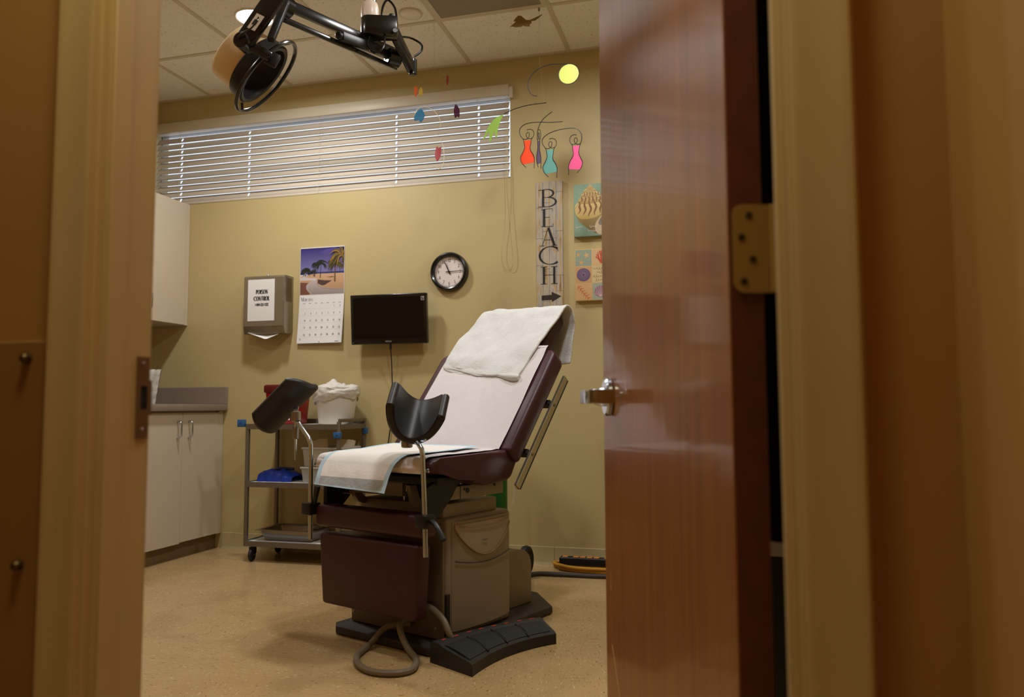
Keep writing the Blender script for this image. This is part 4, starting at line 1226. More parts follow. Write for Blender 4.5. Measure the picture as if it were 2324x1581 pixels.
# folded blue cloth
s = thing('blue_cloth', 'bundled bright blue cloth pouch on the middle cart shelf', 'cloth', (-2.58, 4.195, .457))
def cl(sx_, q):
    x = lerp(-.115, .115, sx_); a = q * PI
    y = -.075 * math.cos(a)
    z = .07 * math.sin(a) ** .6 * (.35 + .65 * math.sin(PI * min(1, max(0, sx_ * .8 + .15))) ** .8)
    z *= 1 + .35 * noise.noise(Vector((sx_ * 6, q * 5, .7))); y += .012 * noise.noise(Vector((sx_ * 7, q * 4, 4)))
    return (x, y, max(0.0, z))
obj('cloth_body', sheet(cl, 26, 18), mat('royal_blue', rgb(20, 52, 150), .5, bump=.4, bscale=45), s)
obj('zip_band', tb([(-.04, -.01, .062), (.02, -.004, .072), (.085, 0, .068)], .009, 8, 4), mat('navy_cloth', rgb(16, 26, 60), .7), s)
# steel tray of instruments on the bottom shelf
s = thing('instrument_tray', 'shallow stainless steel tray on the bottom cart shelf', 'tray', (-2.48, 4.21, .1168))
bm = taper(.15, .095, .172, .115, 0, .066, .01)
bmesh.ops.delete(bm, geom=[f for f in bm.faces if f.normal.z > .9 and f.calc_center_median().z > .05], context='FACES')
obj('pan', bm, M_steel, s)
bm = bmesh.new()
box(bm, -.192, .192, -.135, -.113, .063, .066); box(bm, -.192, .192, .113, .135, .063, .066); box(bm, -.192, -.17, -.113, .113, .063, .066); box(bm, .17, .192, -.113, .113, .063, .066)
obj('rim', bm, M_steel, s, smooth=0)
names = ['nearest the front', 'second from the front', 'in the middle', 'second from the back', 'at the back']
for k in range(5):
    i_ = thing('steel_instrument', 'steel instrument with two handles lying in the tray, ' + names[k], 'instrument', (-2.46 + .012 * k, 4.15 + .028 * k, .128), group='instruments in the steel tray')
    a = .35 + .12 * k; d = Vector((math.cos(a) * .12, math.sin(a) * .05, .026))
    for s2 in (-1, 1):
        obj('shank', tb([-d * .6 + Vector((0, .005 * s2, .02)), d * .2 + Vector((0, .002 * s2, .022)), d * 1.15 + Vector((0, .012 * s2, .03))], .004, 6, 3), M_steel, i_)
    obj('blade', bx(-.025, .025, -.009, .009, -.003, .003, .002, 1, Matrix.Translation(d * 1.1 + Vector((0, 0, .034)))), M_steel, i_)

# ------------------------------------------------------------------ exam chair (local x = chair width, y = foot to head, z up)
CH_A = math.radians(-21.0)
CO = Vector((-1.2846, 2.796, 0))
ch = thing('exam_chair', 'maroon vinyl exam chair with raised back, taupe base and stirrups', 'exam chair', CO, CH_A)
def bk(u, tt, n):      # point on the reclined back: u across, tt along, n off the front face
    return Vector((u, .375 + .635 * tt - .772 * n, .715 + .772 * tt + .635 * n))
MB = Matrix(((1, 0, 0, 0), (0, .635, -.772, .375), (0, .772, .635, .715), (0, 0, 0, 1)))    # (u, tt, n) to chair space
# base
plate = [(-.285, .03), (-.24, -.01), (.25, -.01), (.285, .03), (.29, .74), (.09, .915), (-.09, .915), (-.29, .74)]
obj('base_plate', prism(plate, .004, .034, XY, .006, 2), M_darkgrey, ch)
body = obj('base_housing', bx(-.25, .25, .09, .485, .034, .475, .014, 3), M_taupe, ch)
# curved side cover with its recessed badge
def side_cover(sgn):
    n = 20
    def fn(s_, q):
        y = lerp(.118, .478, s_); z = lerp(.06, .462, q)
        b_ = .022 * math.sin(PI * s_) ** .6
        return (sgn * (.2515 + b_), y, z)
    sc = obj('side_cover', sheet(fn, n, 6, .004), M_taupe, ch)
    def bad(s_, q):
        y = lerp(.128, .468, s_)
        lowc = .448 - .125 * math.sin(PI * (s_ * .95 + .02)) ** .75
        z = lerp(lowc, .45, q); s2 = (y - .118) / .36
        return (sgn * (.2545 + .022 * math.sin(PI * s2) ** .6), y, z)
    b2 = obj('badge_panel', sheet(bad, n, 4, .003), mat('badge_taupe', rgb(160, 142, 124), .4), sc)
    ln = [(sgn * (.2555 + .022 * math.sin(PI * ((y - .118) / .36)) ** .6), y, z) for y, z in [(lerp(.128, .468, i / n), .322 - .035 * math.sin(PI * i / n) + .03) for i in range(n + 1)]]
    ln = [(x, y, .315 - .02 * math.sin(PI * i / n)) for i, (x, y, z) in enumerate(ln)]
    obj('seam_line', tb(ln, .0016, 5), M_darkgrey, sc)
    ed = [Vector(bad(i / n, 0)) + Vector((sgn * .0025, 0, 0)) for i in range(n + 1)]
    obj('badge_rim', tb(ed, .0022, 6), mat('gold_line', rgb(150, 118, 74), .5), sc)
    l2 = [Vector(bad(i / n, .84)) + Vector((sgn * .0035, 0, 0)) for i in range(1, n)]
    obj('badge_stripe', tb(l2, .0016, 5), bpy.data.materials['gold_line'], sc)
    t2 = [Vector(bad(.42 + .012 * i, .42 + .03 * (i % 2))) + Vector((sgn * .004, 0, 0)) for i in range(8)]
    obj('badge_script', tb(t2, .0012, 5), mat('faint_ink', rgb(104, 90, 74), .6), sc)
side_cover(1); side_cover(-1)
obj('top_cowl', bx(-.225, .225, .10, .43, .4745, .527, .006, 2), M_taupe, ch)
rear = [(.48, .034), (.755, .034), (.755, .20), (.742, .238), (.712, .262), (.66, .274), (.48, .276)]
obj('rear_housing', prism(rear, -.17, .17, YZ, .006, 2), M_taupe, ch)
obj('front_skirt', bx(-.245, .245, .075, .0905, .036, .43, .006, 2), mat('skirt_taupe', rgb(112, 94, 74), .5), ch)
obj('skirt_slot', bx(.2435, .2525, .088, .11, .05, .20, .002, 1), M_black, ch)
for u_ in (-.23, .21):
    obj('screw', cyl((u_, .076, .075), (0, -1, 0), .006, .003, .001, 10), M_steel, ch)
# lift mechanism and seat frame
M_frame = mat('frame_taupe', rgb(138, 124, 110), .45)
for sg in (-1, 1):
    rl = obj('side_rail', bx(sg * .235 - .028, sg * .235 + .028, .03, .425, .545, .594, .004, 2), M_frame, ch)
    o_ = obj('rail_socket', bx(sg * .235 - .022, sg * .235 + .022, .026, .032, .551, .588, .002, 1), M_black, rl)
    xf = sg * .2635
    obj('rail_window', bx(min(xf, xf + sg * .001), max(xf, xf + sg * .001), .045, .08, .553, .586, .002, 1), M_black, rl)
    for yy, zz, rr in ((.195, .574, .010), (.178, .58, .005), (.365, .583, .006)):
        obj('rail_bolt', cyl((xf, yy, zz), (sg, 0, 0), rr, .002, .0005, 14), M_black, rl)
    obj('joint_line', bx(min(xf - sg * .02, xf + sg * .0008), max(xf - sg * .02, xf + sg * .0008), .152, .155, .546, .5935), M_black, rl)
bm = bmesh.new(); box(bm, -.19, .08, .03, .05, .555, .605)
obj('cross_plate', bm, M_frame, ch, smooth=0)
for u_ in (-.20, .115):
    poly = [(.02, .60), (.06, .60), (.075, .545), (.10, .525), (.13, .515), (.09, .505), (.06, .515), (.04, .54)]
    obj('bracket_leg', prism(poly, u_ - .012, u_ + .012, YZ, .002, 1), M_frame, ch)
for sg in (-1, 1):
    poly = [(-.055, .47), (-.055, .60), (.05, .64), (.16, .64), (.10, .56), (.03, .50), (.0, .47)]
    obj('leg_bracket', prism(poly, sg * .262 - .01, sg * .262 + .01, YZ, .003, 1), M_black, ch)
obj('actuator', bx(-.03, .11, .16, .34, .527, .60, .01, 2), M_black, ch)
obj('seat_pan', bx(-.28, .28, .0, .40, .608, .64, .006, 1), M_black, ch)
for u_ in (.005, .035):
    obj('guide_pin', cyl((u_, .12, .527), (0, 0, 1), .006, .045, .001, 10), M_chrome, ch)
# cushions
seat_prof = [(-.068, .655), (-.072, .685), (-.055, .703), (-.01, .709), (.2, .714), (.43, .722), (.462, .70), (.455, .665), (.42, .61), (.39, .597), (.25, .592), (.18, .60), (.09, .64), (.0, .65)]
obj('seat_cushion', prism(seat_prof, -.312, .312, YZ, .016, 3), M_maroon, ch)
def back_pad(name, poly, n0, n1, bev):
    return obj(name, prism(poly, n0, n1, lambda u_, t_, n_: tuple(bk(u_, t_, n_)), bev, 4), M_maroon, ch)
back_pad('back_cushion', [(-.332, .0), (.332, .0), (.332, .535), (.305, .562), (-.305, .562), (-.332, .535)], -.088, 0, .02)
back_pad('head_cushion', [(-.235, .578), (.235, .578), (.235, .80), (.20, .828), (-.20, .828), (-.235, .80)], -.085, -.008, .02)
obj('back_shell', bx(-.30, .30, .02, .55, -.102, -.086, .004, 1, MB), mat('beige_shell', rgb(176, 156, 124), .5), ch)
obj('upper_leg_pad', bx(-.287, .292, -.085, -.005, .427, .512, .018, 3), M_maroon, ch)
lp = [(-.243, .135), (.25, .135), (.270, .405), (-.266, .405)]
obj('lower_leg_pad', prism(lp, -.082, -.01, XZ, .016, 3), M_maroon, ch)
for u_ in (-.30, .302):
    obj('cushion_screw', lathe([(0, .005), (.006, .004), (.009, 0), (0, 0)], 14, axis_m((u_, -.0715, .668), (0, -1, 0))), M_chrome, ch)
# accessory rails behind the back
M_steelrail = mat('bright_rail', rgb(196, 188, 172), .22, .9)
for sg in (-1, 1):
    rl = obj('back_rail', bx(sg * .345 - .007, sg * .345 + .007, -.09, .485, -.128, -.098, .002, 1, MB), M_steelrail, ch)
    obj('rail_edge', bx(sg * .345 - .008, sg * .345 + .008, -.088, .483, -.1335, -.128, .001, 1, MB), M_black, rl)
    for tt in (.07, .33):
        obj('standoff', bx(min(sg * .28, sg * .338), max(sg * .28, sg * .338), tt - .012, tt + .012, -.122, -.09, .002, 1, MB), M_black, ch)
        obj('rail_screw', cyl(bk(sg * .352, tt, -.113), (sg, 0, 0), .007, .003, .001, 10), M_steel, rl)
# stirrups: rod, clamp, crank lever, swivel socket and black trough
def trough(o0, ex, ey, ez, L=.215, Wd=.2, dep=.125, thick=.024, shrink=.3, pw=4):
    o0 = Vector(o0); ex = Vector(ex).normalized(); ey = Vector(ey); ey = (ey - ex * ey.dot(ex)).normalized(); ez_ = ex.cross(ey)
    if ez_.dot(Vector(ez)) < 0: ez_ = -ez_
    def fn(s_, q):
        a = lerp(-1, 1, s_); b_ = lerp(-1, 1, q)
        # rounded outline: the length shrinks towards the two wings
        Lh = L / 2 * (1 - shrink * abs(a) ** pw)
        th = a * 1.18
        x = Wd / 2 * math.sin(th) / math.sin(1.18) * (1.0)
        z = dep * (1 - math.cos(th)) / (1 - math.cos(1.18))
        y = b_ * Lh
        return tuple(o0 + ex * x + ey * y + ez_ * z)
    bm = sheet(fn, 36, 22)
    bmesh.ops.recalc_face_normals(bm, faces=bm.faces[:])
    bmesh.ops.solidify(bm, geom=bm.faces[:], thickness=thick)
    be = [e for e in bm.edges if e.calc_face_angle(0) > 1.0]
    bmesh.ops.bevel(bm, geom=be, offset=thick * .47, segments=4, affect='EDGES', profile=.5)
    return bm, ez_
M_trough = mat('stirrup_foam', rgb(38, 34, 32), .45, bump=.05, bscale=400)
def stirrup(sg, rod, sock, tro, lever):
    rd = obj('stirrup_rod', tb(rod, .0092, 12), M_chrome, ch)
    cl_ = obj('stirrup_clamp', bx(sg * .305 - .03, sg * .305 + .022, -.112, -.055, .470, .518, .006, 2), M_black, ch)
    obj('clamp_lever', tb(lever, [.010, .009, .011, .012], 10), M_black, cl_)
    p, d = Vector(sock[0]), Vector(sock[1]) - Vector(sock[0])
    sk = obj('swivel_socket', cyl(p, d, .021, d.length, .004, 16), M_steel, ch)
    obj('swivel_neck', tb([Vector(sock[1]), Vector(sock[2])], .009, 10), M_chrome, sk)
    bm, ez_ = trough(*tro)
    tr = obj('stirrup_trough', bm, M_trough, ch)
    return rd, sk
# left one, turned away
r_, sk = stirrup(-1, [(-.303, -.09, .375), (-.305, -.09, .60), (-.308, -.09, .745), (-.322, -.09, .772), (-.372, -.09, .815), (-.385, -.09, .83)],
        [(-.402, -.09, .835), (-.405, -.09, .878), (-.45, -.05, .895)],
        ((-.535, -.03, .90), (-.367, .922, -.12), (.621, .337, .69), (-.7, -.2, .7), .285, .17, .05, .032, .28, 3),
        [(-.30, -.08, .50), (-.285, -.085, .525), (-.272, -.09, .555), (-.262, -.092, .585)])
obj('swivel_crank', tb([(-.402, -.09, .835), (-.402, -.09, .80), (-.402, -.09, .755), (-.401, -.09, .68)], [.009, .008, .006, .0042], 10), M_chrome, sk)
obj('crank_knuckle', cyl((-.402, -.09, .765), (0, 0, 1), .0125, .05, .003, 12), M_steel, sk)
# right one, facing the door
stirrup(1, [(.311, -.09, .372), (.304, -.09, .56), (.295, -.09, .722), (.288, -.088, .745), (.262, -.08, .765), (.215, -.06, .772)],
        [(.185, -.055, .745), (.185, -.055, .79), (.20, -.04, .83)],
        ((.205, -.04, .852), (.72, .68, -.24), (-.435, .46, .77), (.52, -.555, .64), .205, .160, .116, .03, .5, 3),
        [(.335, -.085, .495), (.36, -.095, .49), (.385, -.10, .465), (.405, -.105, .440)])
obj('swivel_pin', tb([(.165, -.055, .765), (.295, -.075, .776)], .005, 8), M_chrome, ch)
# loose clear strip hanging from the rail
obj('clear_strip', sheet(lambda s_, q: (.342 + .004 * q, lerp(.405, .365, q) + .02 * s_, lerp(.60, .505, q)), 2, 6, .0006), mat('clear_film', rgb(220, 214, 200), .3, alpha=.35), ch)

def on_chair(name, label, cat):
    return thing(name, label, cat, CO, CH_A)
# exam paper running from the head of the back to the front of the seat
s = on_chair('exam_paper', 'white crinkled exam paper covering the chair back and seat', 'paper')
path = [bk(0, .574, .0045), bk(0, .56, .006), bk(0, .53, .005), bk(0, .27, .004), bk(0, .03, .005), Vector((0, .36, .724)), Vector((0, .25, .7195)), Vector((0, .1, .7155)), Vector((0, -.02, .7125)), Vector((0, -.062, .706)), Vector((0, -.0795, .688)), Vector((0, -.081, .668)), Vector((0, -.08, .655))]
pp = smooth_path(path, 6)
def paper(s_, q):
    i = q * (len(pp) - 1); k = min(int(i), len(pp) - 2); p = pp[k].lerp(pp[k + 1], i - k)
    u_ = lerp(-.281, .281, s_)
    w_ = .005 * abs(noise.noise(Vector((u_ * 9, q * 14, .4)))) + .003 * abs(noise.noise(Vector((u_ * 30, q * 22, 2))))
    nrm = Vector((0, -.772, .635)) if q < .45 else Vector((0, 0, 1)) if q < .8 else Vector((0, -1, .2))
    return tuple(Vector((u_, p.y, p.z)) + nrm * w_)
obj('paper_sheet', sheet(paper, 64, 110), M_paper, s)
# absorbent underpad with pale blue edge
s = on_chair('underpad', 'white absorbent underpad with pale blue edges draped over seat front', 'underpad')
rows = [(-.205, .175, -.150, .600), (-.210, .172, -.132, .632), (-.225, .170, -.108, .672), (-.222, .180, -.084, .703), (-.22, .193, -.045, .7185), (-.22, .207, .02, .7215), (-.235, .217, .13, .7245), (-.27, .212, .25, .7285), (-.285, .2, .35, .734)]
rp = [smooth_path([(r[0], r[2], r[3]) for r in rows], 4), smooth_path([(r[1], r[2], r[3] - (.012 if k == 0 else 0)) for k, r in enumerate(rows)], 4)]
NQ = len(rp[0]) - 1
def upad(s_, q):
    i = q * NQ; k = min(int(i), NQ - 1); f_ = i - k
    a = rp[0][k].lerp(rp[0][k + 1], f_); b_ = rp[1][k].lerp(rp[1][k + 1], f_)
    p = a.lerp(b_, s_)
    off = .003 * abs(noise.noise(Vector((s_ * 5, q * 6, 1.5)))) + .001
    if q < .35:
        p.y -= off * 2 + .004 * (1 + noise.noise(Vector((s_ * 8, q * 3, 7)))) * (1 - q / .35)
    else: p.z += off
    return tuple(p)
bm = sheet(upad, 36, 40)
for f in bm.faces:
    pass
fl_ = list(bm.faces)
for j in range(40):
    for i in range(36):
        f = fl_[j * 36 + i]
        edge = i < 2 or i >= 34 or j >= 38
        f.material_index = 2 if 1 <= j < 5 and not (i < 2 or i >= 34) else (1 if edge or j < 1 else 0)
obj('pad_sheet', bm, [mat('pad_white', rgb(230, 226, 220), .85, bump=.2, bscale=90), mat('pad_blue', rgb(176, 204, 216), .7), mat('pad_film', rgb(166, 172, 174), .35, bump=.5, bscale=60)], s)

# folded towel over the headrest
s = on_chair('folded_blanket', 'thick folded white blanket draped over the chair headrest', 'blanket')
def tow_col(s_):
    # one length-wise strand: front hem, over the headrest, down behind
    t0 = lerp(.462, .372, s_) + .010 * math.sin(s_ * 7.5 + .6) * (.2 + s_)
    u0 = lerp(-.272, .205, s_); u1 = lerp(-.262, .247, s_)
    e = .03 * max(0.0, 1 - s_ * 9)           # rounded left shoulder
    u2 = lerp(-.238, .272, s_) + e; u3 = lerp(-.225, .276, s_) + e
    pts = [bk(u0, t0, .014), bk(lerp(u0, u1, .35), lerp(t0, .64, .35), .020), bk(u1, .64, .016), bk(lerp(u1, u2, .7), .75, .015), bk(u2, .815, .013), bk(u2, .848, -.008),
           bk(lerp(u2, u3, .4), .860, -.045), bk(u3, .838, -.085), Vector((lerp(-.215, .274, s_), .978, 1.265)), Vector((lerp(-.205, .268, s_), .965, 1.18)), Vector((lerp(-.2, .262, s_), .948, 1.085 + .008 * math.sin(s_ * 7)))]
    return smooth_path(pts, 6)
NC = 48
cols = [tow_col(i / NC) for i in range(NC + 1)]
NT = len(cols[0]) - 1
def tow(s_, q): return tuple(cols[min(NC, round(s_ * NC))][min(NT, round(q * NT))])
M_tow = mat('white_cotton', rgb(212, 212, 208), .95, vary=.03, vscale=40, bump=.55, bscale=150, sheen=.3)
bm = sheet(tow, NC, NT)
bmesh.ops.recalc_face_normals(bm, faces=bm.faces[:])
bm.normal_update()
for v in bm.verts:
    w_ = .010 * noise.noise(v.co * 7.0) + .006 * noise.noise(v.co * 16.0 + Vector((3, 1, 2))) + .002 * noise.noise(v.co * 45.0)
    v.co += v.normal * w_ * (1 if v.normal.z > -.2 else .6)
bmesh.ops.solidify(bm, geom=bm.faces[:], thickness=.011)
bmesh.ops.bevel(bm, geom=[e for e in bm.edges if e.calc_face_angle(0) > 1.0], offset=.0045, segments=3, affect='EDGES', profile=.5)
obj('cloth', bm, M_tow, s)
for k in range(3):     # folded layers peeping out along the lower edge
    def fold(s_, q, k=k):
        g = lerp(-.262 + .010 * k, .11 - .075 * k, s_)
        sg = (g + .272) / .477
        t0 = lerp(.462, .372, sg) - (.009 + .007 * k) * (1 - .35 * s_) + .0035 * math.sin(s_ * (9 + 3 * k) + 2 * k)
        return tuple(bk(g, t0 + .09 * q, .0135 - .0036 * k + .003 * math.sin(PI * min(1, q * 2)) + .0012 * math.sin(s_ * 9 + k * 2)))
    bm = sheet(fold, 60, 8)
    bmesh.ops.recalc_face_normals(bm, faces=bm.faces[:])
    bmesh.ops.solidify(bm, geom=bm.faces[:], thickness=.0042)
    bmesh.ops.bevel(bm, geom=[e for e in bm.edges if e.calc_face_angle(0) > 1.0], offset=.0019, segments=2, affect='EDGES', profile=.5)
    obj('fold_layer', bm, M_tow, s)
# rolled corner on the lower right, tightening to a visible spiral end
roll_ = [bk(lerp(.055, .215, i / 10), lerp(.415, .379, i / 10) - .006 * math.sin(PI * i / 10), .010 + .004 * (i / 10)) for i in range(11)]
obj('rolled_hem', tb(roll_, [.004, .006, .008, .010, .0115, .013, .0145, .0155, .016, .0155, .011], 14, 0), M_tow, s)

# ------------------------------------------------------------------ foot control
s = on_chair('foot_control', 'black curved foot control with four pedals on the floor', 'foot pedal')
NS = 32
def outer(q): return Vector(bez((.292, -.045), (.305, .235), (.425, .440), q))
def inner(q): return Vector(bez((.508, -.075), (.435, .19), (.535, .392), q))
def lerp2(q, k): return outer(q).lerp(inner(q), k)
prof = [(0, 0), (0, .062), (.05, .074), (.22, .074), (.30, .066), (.93, .044), (1.0, .038), (1.0, 0)]
bm = bmesh.new(); rings = []
for i in range(NS + 1):
    q = i / NS
    rings.append([bm.verts.new((lerp2(q, k).x, lerp2(q, k).y, z)) for k, z in prof])
for a, b_ in zip(rings[:-1], rings[1:]):
    for k in range(len(prof)): bm.faces.new((a[k], a[(k + 1) % len(prof)], b_[(k + 1) % len(prof)], b_[k]))
bm.faces.new(rings[0]); bm.faces.new(rings[-1][::-1])
bmesh.ops.bevel(bm, geom=[e for e in bm.edges if e.calc_face_angle(0) > .9], offset=.004, segments=2, affect='EDGES', profile=.5)
obj('pedal_housing', bm, mat('pedal_black', rgb(34, 31, 29), .5, bump=.08, bscale=500), s)
M_padk = mat('pedal_pad', rgb(26, 25, 25), .6, bump=.3, bscale=300)
for k in range(4):
    q0, q1 = .03 + k * .238, .03 + k * .238 + .215
    def padf(s_, q, q0=q0, q1=q1):
        p = lerp2(lerp(q0, q1, s_), lerp(.29, .90, q)); z = lerp(.0685, .0475, q) + .006 * math.sin(PI * q) ** .5 * .8
        return (p.x, p.y, z)
    obj('pedal', sheet(padf, 8, 6, .005), M_padk, s)
    if k: 
        q = q0 - .012
        obj('divider', tb([(*lerp2(q, .28), .071), (*lerp2(q, .95), .047)], .0035, 8), bpy.data.materials['pedal_black'], s)
M_or = mat('orange_mark', rgb(206, 62, 22), .6)
for k in range(4):
    for d_ in (.05, .165):
        q = .03 + k * .238 + d_
        p = lerp2(q, .13); tgn = (lerp2(min(1, q + .02), .13) - lerp2(q - .02, .13)).normalized()
        mt = Matrix.Translation((p.x, p.y, .0742)) @ Matrix.Rotation(math.atan2(tgn.y, tgn.x), 4, 'Z')
        poly = [(-.011, 0), (-.004, .006), (-.004, .0025), (.004, .0025), (.004, .006), (.011, 0), (.004, -.005), (.004, -.0022), (-.004, -.0022), (-.004, -.005)]
        obj('arrow_mark', prism(poly, 0, .0006, lambda x, y, h_: tuple(mt @ Vector((x, y, h_)))), M_or, s, smooth=0)
M_hose = mat('grey_hose', rgb(116, 102, 82), .5)
obj('hose', tb([(.13, .072, .150), (.17, .066, .156), (.225, .05, .150), (.285, .035, .125), (.315, .03, .085), (.325, .05, .045)], .0115, 10, 6), M_hose, s)
obj('hose', tb([(.13, .03, .11), (.125, -.02, .105), (.14, -.035, .075), (.185, -.045, .03), (.24, -.065, .0125), (.283, -.105, .0125), (.318, -.165, .0125), (.305, -.215, .0125), (.255, -.250, .0125), (.195, -.255, .0125), (.125, -.228, .0125), (.062, -.175, .0125), (.025, -.11, .0125), (.005, -.05, .02), (.01, .0, .055), (.05, .03, .075), (.10, .06, .08)], .0115, 10, 7), M_hose, s)

# ------------------------------------------------------------------ oxygen cylinder on a wheeled stand behind the chair
s = thing('oxygen_cylinder', 'green gas cylinder on a wheeled stand behind the exam chair', 'gas cylinder', (-1.198, 4.06, 0))
obj('tank', lathe([(0, .05), (.05, .05), (.056, .06), (.056, .60), (.048, .64), (.02, .668), (.014, .69), (0, .69)], 28), mat('green_enamel', rgb(22, 92, 34), .35), s)
obj('valve', bx(-.014, .014, -.014, .014, .688, .73, .003, 1), M_steel, s)
obj('stand_frame', tb([(-.065, .05, .045), (-.07, .06, .3), (-.07, .06, .62)], .01, 10), M_black, s)
obj('tank_strap', lathe([(.0565, .52), (.0615, .522), (.0615, .548), (.0565, .55)], 28, None, True), M_black, s)
obj('strap_buckle', bx(.055, .085, -.03, .0, .535, .56, .003, 1), M_black, s)
for x in (-.11, .152):
    wl_ = obj('wheel', lathe([(0, -.014), (.05, -.014), (.067, -.02), (.077, -.014), (.080, 0), (.077, .014), (.067, .02), (.05, .014), (0, .014)], 28, axis_m((x, .02, .080), (1, -.12, 0))), M_rubber, s)
    obj('wheel_hub', lathe([(0, -.016), (.03, -.016), (.03, .016), (0, .016)], 20, axis_m((x, .02, .080), (1, -.12, 0))), M_darkgrey, wl_)
obj('axle', cyl((-.11, .02, .080), (1, 0, 0), .008, .262, .001, 10), M_steel, s)
obj('foot_plate', bx(-.06, .07, -.06, .06, .035, .05, .004, 1), M_black, s)

# ------------------------------------------------------------------ power strip and cords on the floor
s = thing('power_strip', 'black power strip with orange outlets and coiled yellow cord on floor', 'power strip', (-.76, 4.33, 0))
obj('strip_body', bx(-.155, .30, -.03, .03, .022, .066, .008, 3), M_black, s)
M_oro = mat('orange_outlet', rgb(206, 128, 52), .5)
for x in (-.125, -.065, -.028, .010, .048, .108, .16, .21):
    obj('outlet', bx(x - .015, x + .015, -.017, .017, .0655, .0675, .0008, 1), M_oro, s)
M_yel = mat('yellow_cord', rgb(196, 142, 36), .5)
for k, (o1, z) in enumerate(((0, .010), (.012, .026), (-.012, .012))):
    pts = [(-.15 - .03 * (k % 2), -.02 + .01 * k, z), (-.14, -.06 - o1, z + .006), (-.05, -.085 - o1, z), (.12, -.095 - o1 * .5, z), (.30, -.085 + o1, z), (.40, -.03, z), (.37, .045, z), (.15, .06, z), (-.1, .055, z), (-.19, .03, z)]
    obj('cord_coil', tb(pts, .0085, 8, 5, True), M_yel, s)
s = thing('grey_floor_cable', 'thick dark grey cable running across the floor from chair base', 'cable', (-1.0, 4.05, 0))
obj('cable_run', tb([(-.14, -.42, .012), (-.06, -.1, .0125), (.0, .045, .0125), (.12, .065, .0125), (.30, .07, .0125), (.5, .085, .0125), (.9, .06, .0125), (1.5, .0, .0125)], .0122, 10, 6), mat('cable_grey', rgb(62, 54, 48), .5), s)
obj('cable_plug', cyl((-.14, -.43, .012), (.1, 1, 0), .015, .05, .003, 12), M_black, s)

# ------------------------------------------------------------------ low shelf with folders glimpsed behind the door
s = thing('low_shelf', 'grey low shelf half hidden behind the open door', 'shelf', (.362, 2.35, 0))
M_gshelf = mat('grey_shelf', rgb(150, 146, 140), .5)
obj('shelf_board', bx(-.28, .20, -.16, .16, .50, .56, .004, 1), M_gshelf, s)
obj('shelf_board', bx(-.28, .20, -.16, .16, .06, .10, .004, 1), M_gshelf, s)
obj('side_panel', bx(-.28, -.262, -.16, .16, 0, .50, .002, 1), M_black, s)
obj('dark_fill_panel', bx(-.262, .182, -.158, -.14, .10, .50, .002, 1), M_black, s)  # black panel added to hide the lit wall and darken the gap
obj('side_panel', bx(.182, .20, -.16, .16, 0, .50, .002, 1), M_black, s)
fold_names = ['tan', 'dark brown', 'cream', 'grey brown']
for k in range(4):
    b_ = thing('file_folder', 'upright %s paper folder on the low shelf behind the door' % fold_names[k], 'folder', (.098 + k * .024, 2.33, .5602), group='folders on the low shelf')
    c_ = [rgb(214, 180, 120), rgb(150, 110, 80), rgb(206, 190, 150), rgb(120, 100, 80)][k % 4]
    m_ = bpy.data.materials.get('folder_%d' % (k % 4)) or mat('folder_%d' % (k % 4), c_, .7)
    obj('cover', bx(-.008, .008, -.11, .11, 0, .15 + .02 * (k % 3), .001, 1), m_, b_, smooth=0)
    obj('pages', bx(-.006, .006, -.112, -.1101, .004, .14 + .02 * (k % 3)), M_sheetp, b_, smooth=0)

# ------------------------------------------------------------------ ceiling mounted exam lamp
PX, PY = -1.402, 2.9
s = thing('exam_lamp', 'black jointed ceiling exam lamp with cream drum head and ring handle', 'exam lamp', (PX, PY, H))
def Wp(*p): return Vector(p) - Vector((PX, PY, H))
obj('ceiling_flange', lathe([(0, -.03), (.06, -.03), (.10, -.012), (.105, 0), (0, 0)], 32), M_creamlight, s)
obj('drop_tube', cyl((0, 0, -.41), (0, 0, 1), .0255, .385, 0, 20), M_chrome, s)
obj('collar', lathe([(0, -.465), (.034, -.465), (.0365, -.455), (.0365, -.42), (.032, -.402), (.027, -.396), (0, -.396)], 28), M_creamlight, s)
# swivel block (rounded bar from the pole to the first arm)
d1 = (Wp(-1.312, 2.93, 2.47) - Wp(PX, PY, 2.47)); d1.z = 0; d1n = d1.normalized()
Mblk = Matrix.Translation(Wp(PX, PY, 2.468)) @ Matrix.Rotation(math.atan2(d1n.y, d1n.x), 4, 'Z')
poly = [(.038 * math.cos(a), .038 * math.sin(a)) for a in [PI / 2 + i * PI / 10 for i in range(11)]] + [(.115, -.032), (.115, .032)]
bm = prism(poly, -.04, .04, XY, .004, 2); bmesh.ops.transform(bm, matrix=Mblk, verts=bm.verts[:])
blk_ = obj('swivel_block', bm, M_blackgloss, s)
obj('block_screw', cyl(Mblk @ Vector((.105, -.034, -.03)), Mblk.to_3x3() @ Vector((.3, -1, 0)), .012, .012, .003, 14), M_black, blk_)
obj('block_knob', cyl(Mblk @ Vector((.09, 0, .04)), (0, 0, 1), .014, .02, .004, 14), M_black, blk_)
E1 = Wp(-1.333, 3.13, 2.392)
A0 = Wp(-1.325, 2.925, 2.49)
def bar(a, b, w, hgt, upv=(0, 0, 1), bev=.004):
    a, b = Vector(a), Vector(b); d = b - a
    z = d.normalized(); x = Vector(upv).cross(z).normalized(); y = z.cross(x)
    bm = bx(-w / 2, w / 2, -hgt / 2, hgt / 2, 0, d.length, bev, 2)
    Mx = Matrix(((x.x, y.x, z.x, a.x), (x.y, y.y, z.y, a.y), (x.z, y.z, z.z, a.z), (0, 0, 0, 1)))
    bmesh.ops.transform(bm, matrix=Mx, verts=bm.verts[:])
    return bm
obj('first_arm', bar(A0 + Vector((0, -.02, .01)), E1 + Vector((.015, .02, -.005)), .034, .046), M_blackgloss, s)
